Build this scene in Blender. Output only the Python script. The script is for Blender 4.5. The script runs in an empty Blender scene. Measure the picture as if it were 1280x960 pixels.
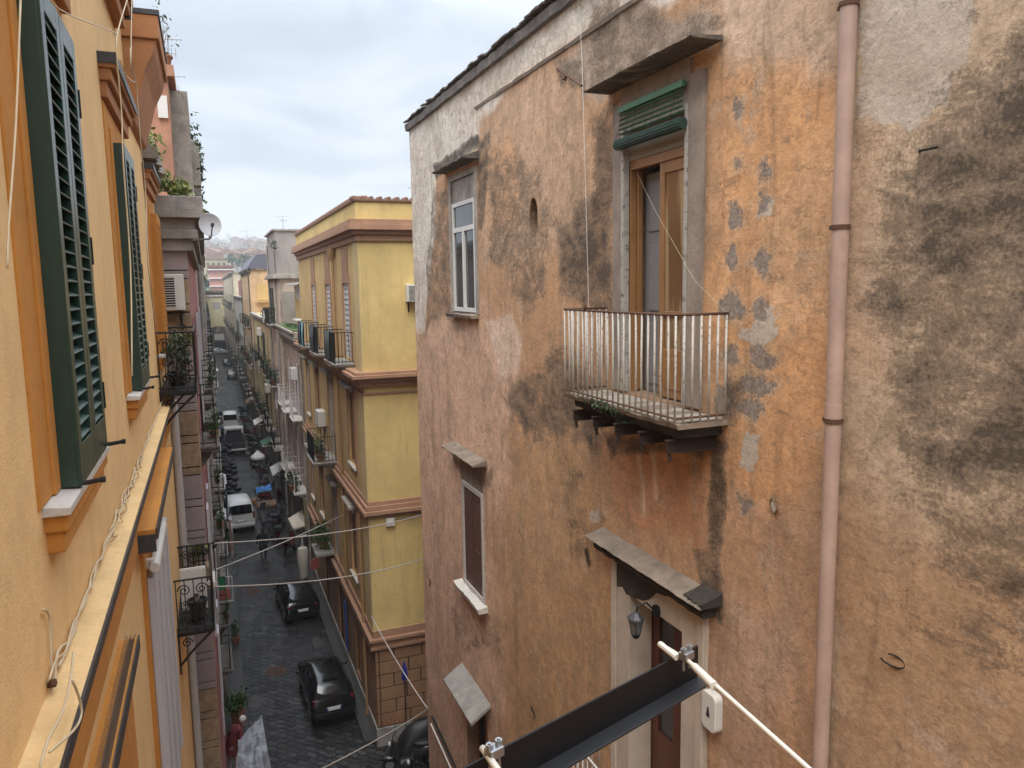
import bpy, bmesh, math, random
import numpy as np
from mathutils import Vector, Matrix
R = math.radians
rng = random.Random(7)
sc = bpy.context.scene
col = sc.collection
CAMZ = 14.0

# ---------------------------------------------------------------- camera
YAW, PITCH, ROLL = R(21.493), R(7.301), R(-0.9)
FPX = 960.0
fw = np.array([math.sin(YAW)*math.cos(PITCH), math.cos(YAW)*math.cos(PITCH), -math.sin(PITCH)])
_r = np.array([math.cos(YAW), -math.sin(YAW), 0.0]); _u = np.cross(_r, fw)
rt = math.cos(ROLL)*_r + math.sin(ROLL)*_u
up = -math.sin(ROLL)*_r + math.cos(ROLL)*_u
cam = bpy.data.cameras.new('camera'); cam_o = bpy.data.objects.new('camera', cam); col.objects.link(cam_o)
cam.sensor_width = 36; cam.lens = 27; cam.clip_start = 0.05; cam.clip_end = 3000
M = Matrix.Identity(4)
for i in range(3):
    M[i][0], M[i][1], M[i][2] = rt[i], up[i], -fw[i]
M[2][3] = CAMZ
cam_o.matrix_world = M
sc.camera = cam_o
EYE = np.array([0, 0, CAMZ])

def ray(x, y): return fw + rt*(x-640)/FPX + up*(480-y)/FPX
# points measured off the photograph, placed on the real plane they lie in (metres)
def pX(x, y, X): d = ray(x, y); return EYE + d*(X/d[0])
def pY(x, y, Y): d = ray(x, y); return EYE + d*(Y/d[1])
def pZ(x, y, Z): d = ray(x, y); return EYE + d*((Z-CAMZ)/d[2])

# ---------------------------------------------------------------- mesh helpers
ROOT = {}
class MB:
    def __init__(s): s.v, s.f, s.m = [], [], []
    def add(s, vs, fs, m=0):
        n = len(s.v); s.v += [tuple(map(float, p)) for p in vs]
        for f in fs: s.f.append(tuple(n+i for i in f)); s.m.append(m)
        return s
    def box(s, x0, x1, y0, y1, z0, z1, m=0):
        x0, x1 = min(x0, x1), max(x0, x1); y0, y1 = min(y0, y1), max(y0, y1); z0, z1 = min(z0, z1), max(z0, z1)
        return s.add([(x0,y0,z0),(x1,y0,z0),(x1,y1,z0),(x0,y1,z0),(x0,y0,z1),(x1,y0,z1),(x1,y1,z1),(x0,y1,z1)],
              [(3,2,1,0),(4,5,6,7),(0,1,5,4),(1,2,6,5),(2,3,7,6),(3,0,4,7)], m)
    def quad(s, a, b, c, d, m=0): return s.add([a,b,c,d], [(0,1,2,3)], m)
    def obox(s, c, ax, ay, az, m=0):
        c = np.array(c, float); ax, ay, az = (np.array(q, float) for q in (ax, ay, az))
        P = [c+i*ax+j*ay+k*az for k in (-1,1) for (i,j) in ((-1,-1),(1,-1),(1,1),(-1,1))]
        return s.add(P, [(3,2,1,0),(4,5,6,7),(0,1,5,4),(1,2,6,5),(2,3,7,6),(3,0,4,7)], m)
    def prism(s, poly, off, m=0):
        """poly: 3D points of a planar outline; off: extrusion vector"""
        n = len(poly); off = np.array(off, float); P = [np.array(p, float) for p in poly]
        return s.add(P+[p+off for p in P], [tuple(range(n))[::-1], tuple(range(n, 2*n))] +
              [(i, (i+1) % n, n+(i+1) % n, n+i) for i in range(n)], m)
    def tube(s, pts, r, n=6, m=0, caps=True):
        P = [Vector(p) for p in pts]; rr = r if isinstance(r, (list, tuple)) else [r]*len(P)
        base = len(s.v); prev = None
        for i, p in enumerate(P):
            d = (P[min(i+1, len(P)-1)]-P[max(i-1, 0)])
            if d.length < 1e-9: d = Vector((0,0,1))
            d.normalize()
            a = prev if prev is not None else (Vector((0,0,1)) if abs(d.z) < .9 else Vector((1,0,0)))
            x = (a-d*a.dot(d)); 
            if x.length < 1e-6: x = d.orthogonal()
            x.normalize(); y = d.cross(x); prev = x
            for k in range(n):
                t = 2*math.pi*k/n; q = p+(x*math.cos(t)+y*math.sin(t))*rr[i]; s.v.append(tuple(q))
        for i in range(len(P)-1):
            for k in range(n):
                a = base+i*n+k; b = base+i*n+(k+1) % n
                s.f.append((a, b, b+n, a+n)); s.m.append(m)
        if caps:
            s.f.append(tuple(base+k for k in range(n))[::-1]); s.m.append(m)
            e = base+(len(P)-1)*n; s.f.append(tuple(e+k for k in range(n))); s.m.append(m)
        return s
    def lathe(s, c, prof, n=16, m=0, axis='z'):
        base = len(s.v)
        for (r, h) in prof:
            for k in range(n):
                t = 2*math.pi*k/n; a, b = r*math.cos(t), r*math.sin(t)
                p = {'z': (a, b, h), 'x': (h, a, b), 'y': (b, h, a)}[axis]
                s.v.append((c[0]+p[0], c[1]+p[1], c[2]+p[2]))
        for i in range(len(prof)-1):
            for k in range(n):
                a = base+i*n+k; b = base+i*n+(k+1) % n
                s.f.append((a, b, b+n, a+n)); s.m.append(m)
        s.f.append(tuple(base+k for k in range(n))[::-1]); s.m.append(m)
        e = base+(len(prof)-1)*n; s.f.append(tuple(e+k for k in range(n))); s.m.append(m)
        return s
    def ell(s, c, r, n=10, k=6, m=0):
        prof = [(math.sin(math.pi*i/k), -math.cos(math.pi*i/k)) for i in range(k+1)]
        base = len(s.v)
        for (q, h) in prof:
            for j in range(n):
                t = 2*math.pi*j/n; s.v.append((c[0]+r[0]*q*math.cos(t), c[1]+r[1]*q*math.sin(t), c[2]+r[2]*h))
        for i in range(k):
            for j in range(n):
                a = base+i*n+j; b = base+i*n+(j+1) % n
                s.f.append((a, b, b+n, a+n)); s.m.append(m)
        return s
    def build(s, name, mats, parent=None, smooth=False, bevel=0, local=False):
        me = bpy.data.meshes.new(name)
        o = bpy.data.objects.new(name, me); col.objects.link(o)
        v = np.array(s.v, float).reshape(-1, 3)
        if local: loc = np.zeros(3)
        elif parent is not None: loc = ROOT[parent]
        else:
            loc = np.array([(v[:,0].min()+v[:,0].max())/2, (v[:,1].min()+v[:,1].max())/2, v[:,2].min()])
            o.location = loc
        ROOT[o] = loc
        me.from_pydata((v-loc).tolist(), [], s.f)
        if not isinstance(mats, (list, tuple)): mats = [mats]
        for m in mats: me.materials.append(m)
        if len(mats) > 1: me.polygons.foreach_set('material_index', s.m)
        if smooth is True: me.polygons.foreach_set('use_smooth', [True]*len(me.polygons))
        elif smooth: 
            me.polygons.foreach_set('use_smooth', [True]*len(me.polygons))
            try: me.set_sharp_from_angle(angle=R(smooth))
            except Exception: pass
        me.update()
        if parent is not None: o.parent = parent
        if bevel:
            b = o.modifiers.new('bevel', 'BEVEL'); b.width = bevel; b.segments = 2; b.limit_method = 'ANGLE'; b.angle_limit = R(40)
        return o

def tag(o, label=None, cat=None, group=None, kind=None):
    if label: o['label'] = label
    if cat: o['category'] = cat
    if group: o['group'] = group
    if kind: o['kind'] = kind
    return o
def thing(name, label, cat, loc=(0,0,0), group=None, rz=0):
    o = bpy.data.objects.new(name, None); col.objects.link(o); o.empty_display_size = .2
    o.location = loc; o.rotation_euler.z = rz; ROOT[o] = np.array(loc, float)
    return tag(o, label, cat, group)
def copy_tree(o, parent=None):
    c = o.copy(); col.objects.link(c)
    if parent is not None: c.parent = parent
    for ch in list(o.children): copy_tree(ch, c)
    return c
def clone(o, loc, rz=None, label=None, group=None, scale=None):
    c = copy_tree(o); c.location = loc
    if rz is not None: c.rotation_euler.z = rz
    if scale: c.scale = (scale,)*3
    if label: c['label'] = label
    if group: c['group'] = group
    ROOT[c] = np.array(loc, float)
    return c

# ---------------------------------------------------------------- materials
class NT:
    def __init__(s, name):
        s.mat = bpy.data.materials.new(name); s.mat.use_nodes = True
        s.t = s.mat.node_tree; s.t.nodes.clear()
        s.out = s.n('ShaderNodeOutputMaterial'); s.bsdf = s.n('ShaderNodeBsdfPrincipled')
        s.l(s.bsdf.outputs[0], s.out.inputs[0])
    def n(s, typ, **kw):
        q = s.t.nodes.new(typ)
        for k, v in kw.items(): setattr(q, k, v)
        return q
    def l(s, a, b): s.t.links.new(a, b)
    def put(s, sock, v):
        if hasattr(v, 'is_linked') or hasattr(v, 'links'): s.l(v, sock)
        else:
            if isinstance(v, (tuple, list)) and len(v) == 3 and len(sock.default_value) == 4: v = (*v, 1)
            sock.default_value = v
    def pos(s, scale=(1,1,1), obj=False, rot=(0,0,0)):
        src = s.n('ShaderNodeTexCoord').outputs['Object'] if obj else s.n('ShaderNodeNewGeometry').outputs['Position']
        mp = s.n('ShaderNodeMapping'); mp.inputs['Scale'].default_value = scale; mp.inputs['Rotation'].default_value = rot
        s.l(src, mp.inputs['Vector']); return mp.outputs[0]
    def noise(s, vec, scale=5, detail=6, rough=.6, dist=0):
        q = s.n('ShaderNodeTexNoise'); s.l(vec, q.inputs['Vector'])
        q.inputs['Scale'].default_value = scale; q.inputs['Detail'].default_value = detail
        q.inputs['Roughness'].default_value = rough; q.inputs['Distortion'].default_value = dist
        return q.outputs['Fac']
    def math(s, op, a, b=0.0, c=None, clamp=False):
        q = s.n('ShaderNodeMath', operation=op, use_clamp=clamp); s.put(q.inputs[0], a); s.put(q.inputs[1], b)
        if c is not None: s.put(q.inputs[2], c)
        return q.outputs[0]
    def step(s, x, a, b):
        q = s.n('ShaderNodeMapRange', interpolation_type='SMOOTHSTEP'); s.put(q.inputs['Value'], x)
        q.inputs['From Min'].default_value = a; q.inputs['From Max'].default_value = b; return q.outputs[0]
    def mix(s, f, a, b, blend='MIX'):
        q = s.n('ShaderNodeMix', data_type='RGBA', blend_type=blend)
        s.put(q.inputs[0], f); s.put(q.inputs[6], a); s.put(q.inputs[7], b); return q.outputs[2]
    def attr(s, name):
        q = s.n('ShaderNodeAttribute'); q.attribute_name = name; return q
    def bump(s, h, strength=.3, dist=.01):
        q = s.n('ShaderNodeBump'); s.put(q.inputs['Height'], h); q.inputs['Strength'].default_value = strength
        q.inputs['Distance'].default_value = dist; s.l(q.outputs[0], s.bsdf.inputs['Normal']); return q
    def base(s, v): s.put(s.bsdf.inputs['Base Color'], v)
    def rough(s, v): s.put(s.bsdf.inputs['Roughness'], v)

def mul(c, k): return tuple(min(1, max(0, x*k)) for x in c)
def plaster(name, c, var=.25, scale=1.5, bump=.25, grain=70, streak=.35, dirtc=(.16,.13,.10), rough=.9, patch=None):
    t = NT(name); p = t.pos()
    n1 = t.noise(p, scale, 8, .65, .3); n2 = t.noise(p, scale*7, 6, .6); n3 = t.noise(p, grain, 3, .6)
    b = t.mix(t.step(n1, .3, .7), mul(c, 1-var), mul(c, 1+var*.6))
    b = t.mix(t.math('MULTIPLY', t.step(n2, .45, .75), .35), b, mul(c, .72))
    ns = t.noise(t.pos((2.2, 2.2, .22)), 1.6, 7, .7, .4)
    b = t.mix(t.math('MULTIPLY', t.step(ns, .5, .78), streak), b, dirtc)
    if patch: b = t.mix(t.step(t.noise(t.pos((1,1,.6)), .55, 9, .7, .6), .56, .6), b, patch)
    t.base(b); t.rough(rough)
    h = t.math('ADD', t.math('MULTIPLY', n3, .35), n2)
    t.bump(h, bump, .02); return t.mat
def simple(name, c, rough=.6, metal=0, var=.15, scale=8, bump=0, bscale=40, obj=False, dirt=None, spec=None, coat=0):
    t = NT(name); p = t.pos(obj=obj)
    n1 = t.noise(p, scale, 6, .65, .2)
    b = t.mix(n1, mul(c, 1-var), mul(c, 1+var))
    if dirt: b = t.mix(t.step(t.noise(p, scale*2.3, 8, .7, .4), dirt[1], dirt[1]+.14), b, dirt[0])
    t.base(b); t.bsdf.inputs['Metallic'].default_value = metal
    t.rough(t.math('ADD', rough-.08, t.math('MULTIPLY', n1, .16), clamp=True))
    if spec is not None: t.bsdf.inputs['Specular IOR Level'].default_value = spec
    if coat: t.bsdf.inputs['Coat Weight'].default_value = coat; t.bsdf.inputs['Coat Roughness'].default_value = .05
    if bump: t.bump(t.noise(p, bscale, 5, .65), bump, .01)
    return t.mat
SKYK, ZEN, EXPO, HAZE = 5.2, 4.3, 1.10, 0.0007
# ---------------------------------------------------------------- shared materials
m_dark = simple('dark_interior', (.012,.011,.010), .9)
def glass_mat(name, c, rough=.06):
    return simple(name, c, rough, var=.4, scale=2.5, spec=.6)
m_glass = glass_mat('window_glass', (.035,.04,.042))
m_glass_b = glass_mat('car_glass', (.008,.009,.011), .04)
m_iron = simple('black_iron', (.018,.017,.016), .55, .3, bump=.2, dirt=((.09,.04,.02), .66))
m_iron_rust = simple('rusty_iron', (.10,.048,.026), .85, .1, .4, 12, bump=.4)
m_white = simple('white_paint', (.62,.6,.56), .5, var=.1, dirt=((.25,.2,.15), .63))
m_white_old = simple('aged_white_paint', (.5,.47,.42), .6, var=.18, scale=14, dirt=((.17,.08,.035), .53))
m_wood = simple('varnished_wood', (.27,.135,.05), .45, var=.3, scale=6)
m_wood_grey = simple('weathered_wood', (.36,.33,.29), .8, var=.25, scale=7, bump=.3, dirt=((.10,.085,.07), .52))
m_wood_red = simple('red_brown_door_paint', (.10,.028,.017), .35, var=.25)
m_stone = plaster('weathered_stone', (.34,.30,.25), .35, 3, .6, 45, .5, (.08,.07,.06))
m_stone_dark = plaster('sooty_stone', (.12,.10,.08), .45, 4, .8, 40, .5, (.03,.027,.025), patch=(.27,.22,.16))
m_marble = plaster('white_marble', (.6,.56,.5), .12, 5, .2, 60, .25, (.3,.25,.2), rough=.6)
m_conc = plaster('grey_concrete', (.3,.28,.25), .25, 3, .5, 60, .4, (.12,.11,.1))
m_metal_dk = simple('lead_flashing', (.06,.06,.065), .45, .4)
m_zinc = simple('galvanised_steel', (.38,.39,.40), .38, .85, .2)
m_plastic_w = simple('white_plastic', (.62,.6,.55), .45, var=.06, dirt=((.4,.36,.3), .66))
m_plastic_dk = simple('black_plastic', (.015,.015,.016), .5)
m_rubber = simple('rubber', (.014,.014,.014), .85)
m_leafA = simple('leaf_green', (.055,.10,.025), .6, var=.6, scale=9)
m_leafB = simple('leaf_dark', (.028,.055,.018), .6, var=.6, scale=9)
m_leafC = simple('leaf_yellow_green', (.14,.16,.035), .6, var=.6, scale=9)
m_terra = simple('terracotta', (.28,.11,.05), .85, var=.25)
m_tile = simple('roof_tile', (.23,.13,.085), .9, var=.4, scale=5, bump=.5, bscale=12, dirt=((.08,.075,.06), .55))

def leaves(mb, c, r, n, size, m=0, droop=0):
    """leaf-sized bent quads scattered through a lumpy volume"""
    lumps = [(rng.uniform(-.6,.6)*r[0], rng.uniform(-.6,.6)*r[1], rng.uniform(-.5,.6)*r[2]) for _ in range(6)]
    for i in range(n):
        l = rng.choice(lumps); k = .55
        p = np.array([c[j]+l[j]+rng.gauss(0, r[j]*k*.5) for j in range(3)])
        if droop: p[2] -= abs(rng.gauss(0, droop))
        a = np.array([rng.gauss(0,1) for _ in range(3)]); a /= np.linalg.norm(a)
        b = np.cross(a, [rng.gauss(0,1) for _ in range(3)]); b /= np.linalg.norm(b)+1e-6
        s = size*rng.uniform(.6,1.3); n_ = np.cross(a, b)
        mb.add([p-a*s*.5, p+b*s*.22+n_*s*.05, p+a*s*.5, p-b*s*.22+n_*s*.05], [(0,1,2,3)], m)

def sd_poly(P, poly):
    """signed distance (positive inside) of points P (n,2) to a polygon"""
    poly = np.asarray(poly, float); d = np.full(len(P), 1e9); ins = np.zeros(len(P), bool)
    n = len(poly)
    for i in range(n):
        a, b = poly[i], poly[(i+1) % n]; e = b-a; w = P-a
        t = np.clip((w@e)/(e@e+1e-12), 0, 1); q = w-t[:,None]*e
        d = np.minimum(d, (q*q).sum(1))
        c = (a[1] <= P[:,1]) != (b[1] <= P[:,1])
        with np.errstate(divide='ignore', invalid='ignore'):
            xx = a[0]+(P[:,1]-a[1])/(b[1]-a[1])*(b[0]-a[0])
        ins ^= c & (P[:,0] < xx)
    d = np.sqrt(d); return np.where(ins, d, -d)
_g = np.random.default_rng(3).random((257, 257)); _g[-1] = _g[0]; _g[:,-1] = _g[:,0]
def vnoise(u, v, octs=4):
    o = 0; amp = 1; tot = 0
    for k in range(octs):
        x, y = u*2**k+17.3*k, v*2**k+9.1*k
        i, j = np.floor(x).astype(int), np.floor(y).astype(int); fx, fy = x-i, y-j
        fx, fy = fx*fx*(3-2*fx), fy*fy*(3-2*fy); i %= 256; j %= 256
        o = o+amp*((_g[i,j]*(1-fx)+_g[i+1,j]*fx)*(1-fy)+(_g[i,j+1]*(1-fx)+_g[i+1,j+1]*fx)*fy)
        tot += amp; amp *= .5
    return o/tot-.5
def lines(a, b, step, extra):
    L = list(np.linspace(a, b, max(2, int(round((b-a)/step))+1)))
    for e in extra:
        if a <= e <= b:
            i = int(np.argmin([abs(q-e) for q in L]))
            if abs(L[i]-e) < step*.6 and 0 < i < len(L)-1: L[i] = e
            else: L.append(e)
    return np.array(sorted(set(L)))

def wall_faces(mb, o, u, n, L, Ht, ops, depth, m=0, rm=0):
    """plain wall with rectangular openings; o origin, u unit along, n outward; ops (u0,u1,z0,z1)"""
    o, u, n = (np.array(q, float) for q in (o, u, n)); z = np.array([0,0,1.])
    us = sorted({0, L, *[a for q in ops for a in q[:2]]}); zs = sorted({0, Ht, *[a for q in ops for a in q[2:4]]})
    flip = np.dot(np.cross(u, z), n) < 0
    def Q(a, b, c, d, mm): mb.quad(*( (d,c,b,a) if flip else (a,b,c,d)), mm)
    for i in range(len(us)-1):
        for j in range(len(zs)-1):
            uc, zc = (us[i]+us[i+1])/2, (zs[j]+zs[j+1])/2
            if any(a < uc < b and c < zc < d for a, b, c, d in ops): continue
            Q(o+u*us[i]+z*zs[j], o+u*us[i+1]+z*zs[j], o+u*us[i+1]+z*zs[j+1], o+u*us[i]+z*zs[j+1], m)
    for a, b, c, d in ops:
        k = -n*depth; A, Bq, Cq, D = o+u*a+z*c, o+u*b+z*c, o+u*b+z*d, o+u*a+z*d
        Q(A, A+k, Bq+k, Bq, rm); Q(Bq, Bq+k, Cq+k, Cq, rm); Q(Cq, Cq+k, D+k, D, rm); Q(D, D+k, A+k, A, rm)

# ================================================================ the old ochre palazzo (right)
XR, YC, ZT = 4.55, 17.7, 17.62
OPS = {'w1': (13.22, 14.6, 13.5, 16.0), 'd1': (6.62, 7.93, 12.74, 16.0), 'w2': (13.1, 14.4, 8.0, 10.58),
       'w3': (13.15, 14.45, 3.6, 5.75), 'd2': (6.55, 7.75, 7.75, 10.32)}
nic = pX(667, 271, XR)
OPS['nic'] = (nic[1]-.14, nic[1]+.14, nic[2]-.30, nic[2]+.26)

def W(*px): return [tuple(pX(x, y, XR)[1:]) for x, y in px]
ZONES = [  # outline, own colour of the plaster, edge softness (m), strength
 (W((500,160),(690,10),(900,-60),(840,0),(760,20),(700,60),(640,110),(600,150),(597,190),(545,215),(545,290),(538,345),(530,412),(515,418)), (.60,.50,.41), .05, 1),
 (W((518,415),(545,400),(640,395),(650,470),(640,560),(622,700),(640,900),(600,1000),(530,1000)), (.53,.32,.19), .3, 1),
 (W((605,400),(640,392),(652,420),(648,462),(625,475)), (.58,.43,.31), .04, .8),
 (W((600,150),(700,75),(735,112),(735,300),(690,330),(600,330)), (.50,.32,.18), .3, .8),
 (W((600,180),(640,180),(650,300),(610,300)), (.53,.28,.11), .2, .8),
 (W((700,70),(790,0),(880,0),(900,50),(735,112)), (.33,.26,.19), .12, .9),
 (W((890,-40),(1060,-40),(1055,110),(895,90)), (.50,.35,.22), .2, .9),
 (W((893,90),(1062,110),(1050,620),(900,640),(890,300)), (.56,.28,.09), .2, 1),
 (W((960,240),(1060,200),(1055,420),(970,420)), (.55,.32,.14), .3, .7),
 (W((740,545),(908,540),(900,700),(760,640)), (.44,.20,.075), .1, 1),
 (W((640,560),(760,570),(775,700),(770,900),(650,960)), (.41,.23,.085), .35, 1),
 (W((610,640),(700,600),(700,800),(620,820)), (.44,.25,.10), .3, .6),
 (W((892,610),(1045,620),(1032,980),(880,980)), (.45,.25,.115), .12, 1),
 (W((885,740),(1000,760),(960,970),(885,980)), (.45,.28,.17), .25, .8),
 (W((799,548),(803,548),(804,640),(800,640)), (.55,.42,.28), .03, .8), (W((815,548),(821,548),(819,628),(815,628)), (.55,.40,.25), .03, .8), (W((864,552),(871,552),(870,648),(865,648)), (.52,.40,.27), .03, .8),
 (W((1062,-50),(1500,-50),(1500,1050),(1030,1050)), (.45,.33,.20), .04, 1),
 (W((1040,600),(1200,680),(1500,840),(1500,1100),(1030,1050)), (.42,.25,.115), .45, 1),
 (W((1062,170),(1110,180),(1095,480),(1050,480)), (.47,.31,.17), .2, .8),
]
MOULD = [
 (W((600,150),(640,200),(680,185),(700,280),(690,400),(640,385),(610,340),(608,280)), .58, .3),
 (W((692,280),(735,240),(745,120),(770,110),(768,395),(705,385)), .74, .2),
 (W((625,480),(700,440),(760,490),(765,570),(700,575),(640,540)), .68, .25),
 (W((541,215),(564,230),(566,405),(532,412),(535,330)), .58, .12),
 (W((596,180),(614,148),(610,230),(603,290),(596,290)), .72, .1),
 (W((1180,90),(1500,-50),(1500,520),(1220,430),(1090,360),(1140,210)), .74, .5),
 (W((1085,200),(1500,150),(1500,700),(1120,640),(1080,560)), .60, .4),
 (W((1140,590),(1500,640),(1500,1000),(1260,900),(1120,720)), .55, .4),
 (W((1090,350),(1150,300),(1200,420),(1160,470),(1090,440)), .70, .25),
 (W((1100,500),(1280,480),(1500,560),(1500,640),(1250,640),(1180,600),(1110,580)), .78, .25),
 (W((1090,660),(1180,690),(1260,800),(1500,900),(1500,760),(1280,720),(1200,640)), .70, .22),
 (W((893,545),(914,560),(908,700),(903,785),(893,785),(888,640)), .82, .06),
 (W((862,690),(905,690),(905,770),(880,760)), .75, .06),
 (W((690,490),(722,500),(745,545),(700,575)), .66, .12),
 (W((735,20),(800,-20),(900,-10),(905,52),(735,112)), .56, .18),
 (W((692,62),(735,50),(740,125),(700,110)), .58, .12),
 (W((905,470),(935,480),(935,540),(905,545)), .62, .1),
 (W((755,540),(905,545),(900,575),(765,570)), .72, .08),
 (W((540,205),(598,165),(600,185),(545,222)), .85, .06),
 (W((560,560),(622,585),(612,610),(575,600)), .6, .08),
 (W((700,560),(735,600),(720,650),(690,620)), .5, .2),
 (W((560,760),(640,760),(640,830),(570,830)), .46, .25),
 (W((700,640),(760,640),(770,720),(710,720)), .47, .2),
]
CEM = [(918,270,11,20),(916,322,8,17),(953,325,13,18),(917,384,17,20),(952,390,11,18),(915,447,10,15),(950,447,17,17),(945,485,26,16),
       (940,515,16,14),(920,137,8,15),(956,215,9,14),(933,630,10,14),(921,205,7,9),(957,250,9,16),(905,500,14,22)]
PALE = [W((1079,-60),(1235,-60),(1222,20),(1203,85),(1180,130),(1140,165),(1100,160),(1074,150)),
        W((920,420),(945,400),(968,380),(970,420),(940,440)), W((955,245),(968,240),(965,268),(952,270)),
        W((925,540),(950,545),(945,600),(928,590)), W((735,640),(750,640),(752,655),(738,655))]

def palazzo_material():
    t = NT('old_ochre_plaster'); p = t.pos()
    z = t.attr('zone').outputs['Color']
    def field(nm): return t.attr(nm).outputs['Fac']
    n1 = t.noise(p, 1.1, 9, .68, .4); n2 = t.noise(p, 6, 9, .7, .3); n3 = t.noise(p, 34, 6, .65); n4 = t.noise(p, 130, 3, .6)
    st = t.noise(t.pos((1.6, 1.6, .16)), 2.2, 8, .7, .5)
    warm = t.mix(t.step(n1, .35, .68), mul2(z, t, (.86,.84,.82)), mul2(z, t, (1.08,1.06,1.04)))
    b = t.mix(t.math('MULTIPLY', t.step(n2, .38, .70), .62), warm, mul2(z, t, (.68,.65,.62)))
    b = t.mix(t.math('MULTIPLY', t.step(n3, .56, .78), .42), b, (.60,.50,.38))         # rubbed, chalky flecks
    b = t.mix(t.math('MULTIPLY', t.step(st, .52, .68), .42), b, (.19,.12,.07))        # run-off streaks
    # ghost courses of the masonry under the thin coat
    wv = t.noise(t.pos((.35,.35,2.6)), 2.0, 5, .6, .3)
    b = t.mix(t.math('MULTIPLY', t.step(wv, .55, .72), .20), b, (.27,.15,.07))
    # general grime: the colour has weathered out in broad drifting patches
    gr = t.math('ADD', t.math('MULTIPLY', t.noise(t.pos((1,1,.7)), .9, 10, .72, .7), .7), t.math('MULTIPLY', n2, .3))
    b = t.mix(t.math('MULTIPLY', t.step(gr, .46, .60), .38), b, (.27,.20,.13))
    b = t.mix(t.math('MULTIPLY', t.step(t.noise(t.pos((1,1,1.3)), 3.1, 9, .74, .5), .54, .68), .35), b, (.50,.36,.22))
    # flaked top coat: hard-edged losses showing the paler, pinker undercoat, and dusty scabs
    lf = t.noise(t.pos((1,1,.85)), 1.9, 12, .74, .35); lm_ = t.math('MULTIPLY', t.step(lf, .575, .590), t.step(n1, .42, .5))
    b = t.mix(t.math('MULTIPLY', lm_, .55), b, t.mix(t.step(n3,.4,.6), (.46,.32,.22), (.58,.45,.34)))
    sb_ = t.noise(t.pos((1,1,1.4)), 4.5, 12, .78, .6); b = t.mix(t.math('MULTIPLY', t.step(sb_, .57, .62), .45), b, (.20,.15,.105))
    # pale re-rendered patches
    pf = t.step(t.math('ADD', field('pale'), t.math('MULTIPLY', t.math('SUBTRACT', n2, .5), .45)), .495, .51)
    pc = t.mix(t.step(n1, .35, .65), (.48,.40,.32), (.60,.52,.43))
    b = t.mix(pf, b, pc)
    # grey cement fills
    cf_ = t.math('ADD', field('cement'), t.math('MULTIPLY', t.math('SUBTRACT', t.noise(p, 9, 9, .75, .5), .5), .38))
    rim = t.math('MULTIPLY', t.step(cf_, .455, .48), t.math('SUBTRACT', 1.0, t.step(cf_, .49, .52)))
    b = t.mix(t.math('MULTIPLY', rim, .35), b, (.55,.42,.30))
    cf = t.step(cf_, .49, .53)
    b = t.mix(t.math('MULTIPLY', cf, .92), b, t.mix(t.step(t.noise(p, 19, 8, .75, 1.2), .35, .65), (.17,.145,.12), (.36,.31,.27)))
    # black mould, ragged and speckled
    mb_ = t.noise(t.pos((1,.8,1.5)), 2.6, 12, .76, .5)
    mf = t.math('ADD', field('mould'), t.math('MULTIPLY', t.math('SUBTRACT', mb_, .5), 1.5))
    mf = t.math('ADD', mf, t.math('MULTIPLY', t.math('SUBTRACT', n3, .5), .70))
    mf = t.math('ADD', mf, t.math('MULTIPLY', t.math('SUBTRACT', n1, .5), .5))
    b = t.mix(t.math('MULTIPLY', t.step(mf, .38, .62), .66), b, (.16,.12,.085))
    b = t.mix(t.math('MULTIPLY', t.step(mf, .58, .92), .80), b, (.052,.043,.035))
    # crisp trowel texture, pitting and fine dirt lodged in it
    k1 = t.noise(t.pos((1,1,1.5)), 15, 12, .8, .4); k2 = t.noise(p, 55, 5, .7); k3 = t.noise(t.pos((.6,.6,3.2)), 5.5, 10, .75, .3)
    b = t.mix(1.0, b, t.mix(t.step(k1, .36, .62), (.80,.78,.76), (1.08,1.075,1.07)), 'MULTIPLY')
    b = t.mix(t.math('MULTIPLY', t.step(k3, .56, .61), .24), b, (.21,.145,.09))
    b = t.mix(t.math('MULTIPLY', t.step(k2, .66, .72), .45), b, (.10,.07,.045))
    # hairline cracks
    v = t.n('ShaderNodeTexVoronoi', feature='DISTANCE_TO_EDGE'); v.inputs['Scale'].default_value = 1.3
    w = t.n('ShaderNodeVectorMath', operation='ADD'); t.l(p, w.inputs[0])
    wn = t.n('ShaderNodeTexNoise'); t.l(p, wn.inputs['Vector']); wn.inputs['Scale'].default_value = 2.4; wn.inputs['Detail'].default_value = 9; wn.inputs['Roughness'].default_value = .72
    sc_ = t.n('ShaderNodeVectorMath', operation='SCALE'); t.l(wn.outputs['Color'], sc_.inputs[0]); sc_.inputs['Scale'].default_value = .9
    t.l(sc_.outputs[0], w.inputs[1]); t.l(w.outputs[0], v.inputs['Vector'])
    crack = t.math('MULTIPLY', t.math('SUBTRACT', 1.0, t.step(v.outputs['Distance'], .002, .011)), t.step(n1, .46, .60))
    b = t.mix(t.math('MULTIPLY', crack, .7), b, (.10,.06,.035))
    t.base(b); t.rough(.92); t.bsdf.inputs['Specular IOR Level'].default_value = .25
    h = t.math('ADD', t.math('MULTIPLY', n3, .55), t.math('MULTIPLY', n2, 1.5))
    h = t.math('ADD', h, t.math('MULTIPLY', n4, .22)); h = t.math('SUBTRACT', h, t.math('MULTIPLY', lm_, .35))
    h = t.math('SUBTRACT', h, t.math('MULTIPLY', cf, .5)); h = t.math('ADD', h, t.math('MULTIPLY', pf, .25))
    h = t.math('SUBTRACT', h, t.math('MULTIPLY', crack, .6))
    h = t.math('ADD', h, t.math('MULTIPLY', k1, .35)); t.bump(h, .5, .022); return t.mat
def mul2(sock, t, c): return t.mix(1.0, sock, c, 'MULTIPLY')
m_pal = palazzo_material()

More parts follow.
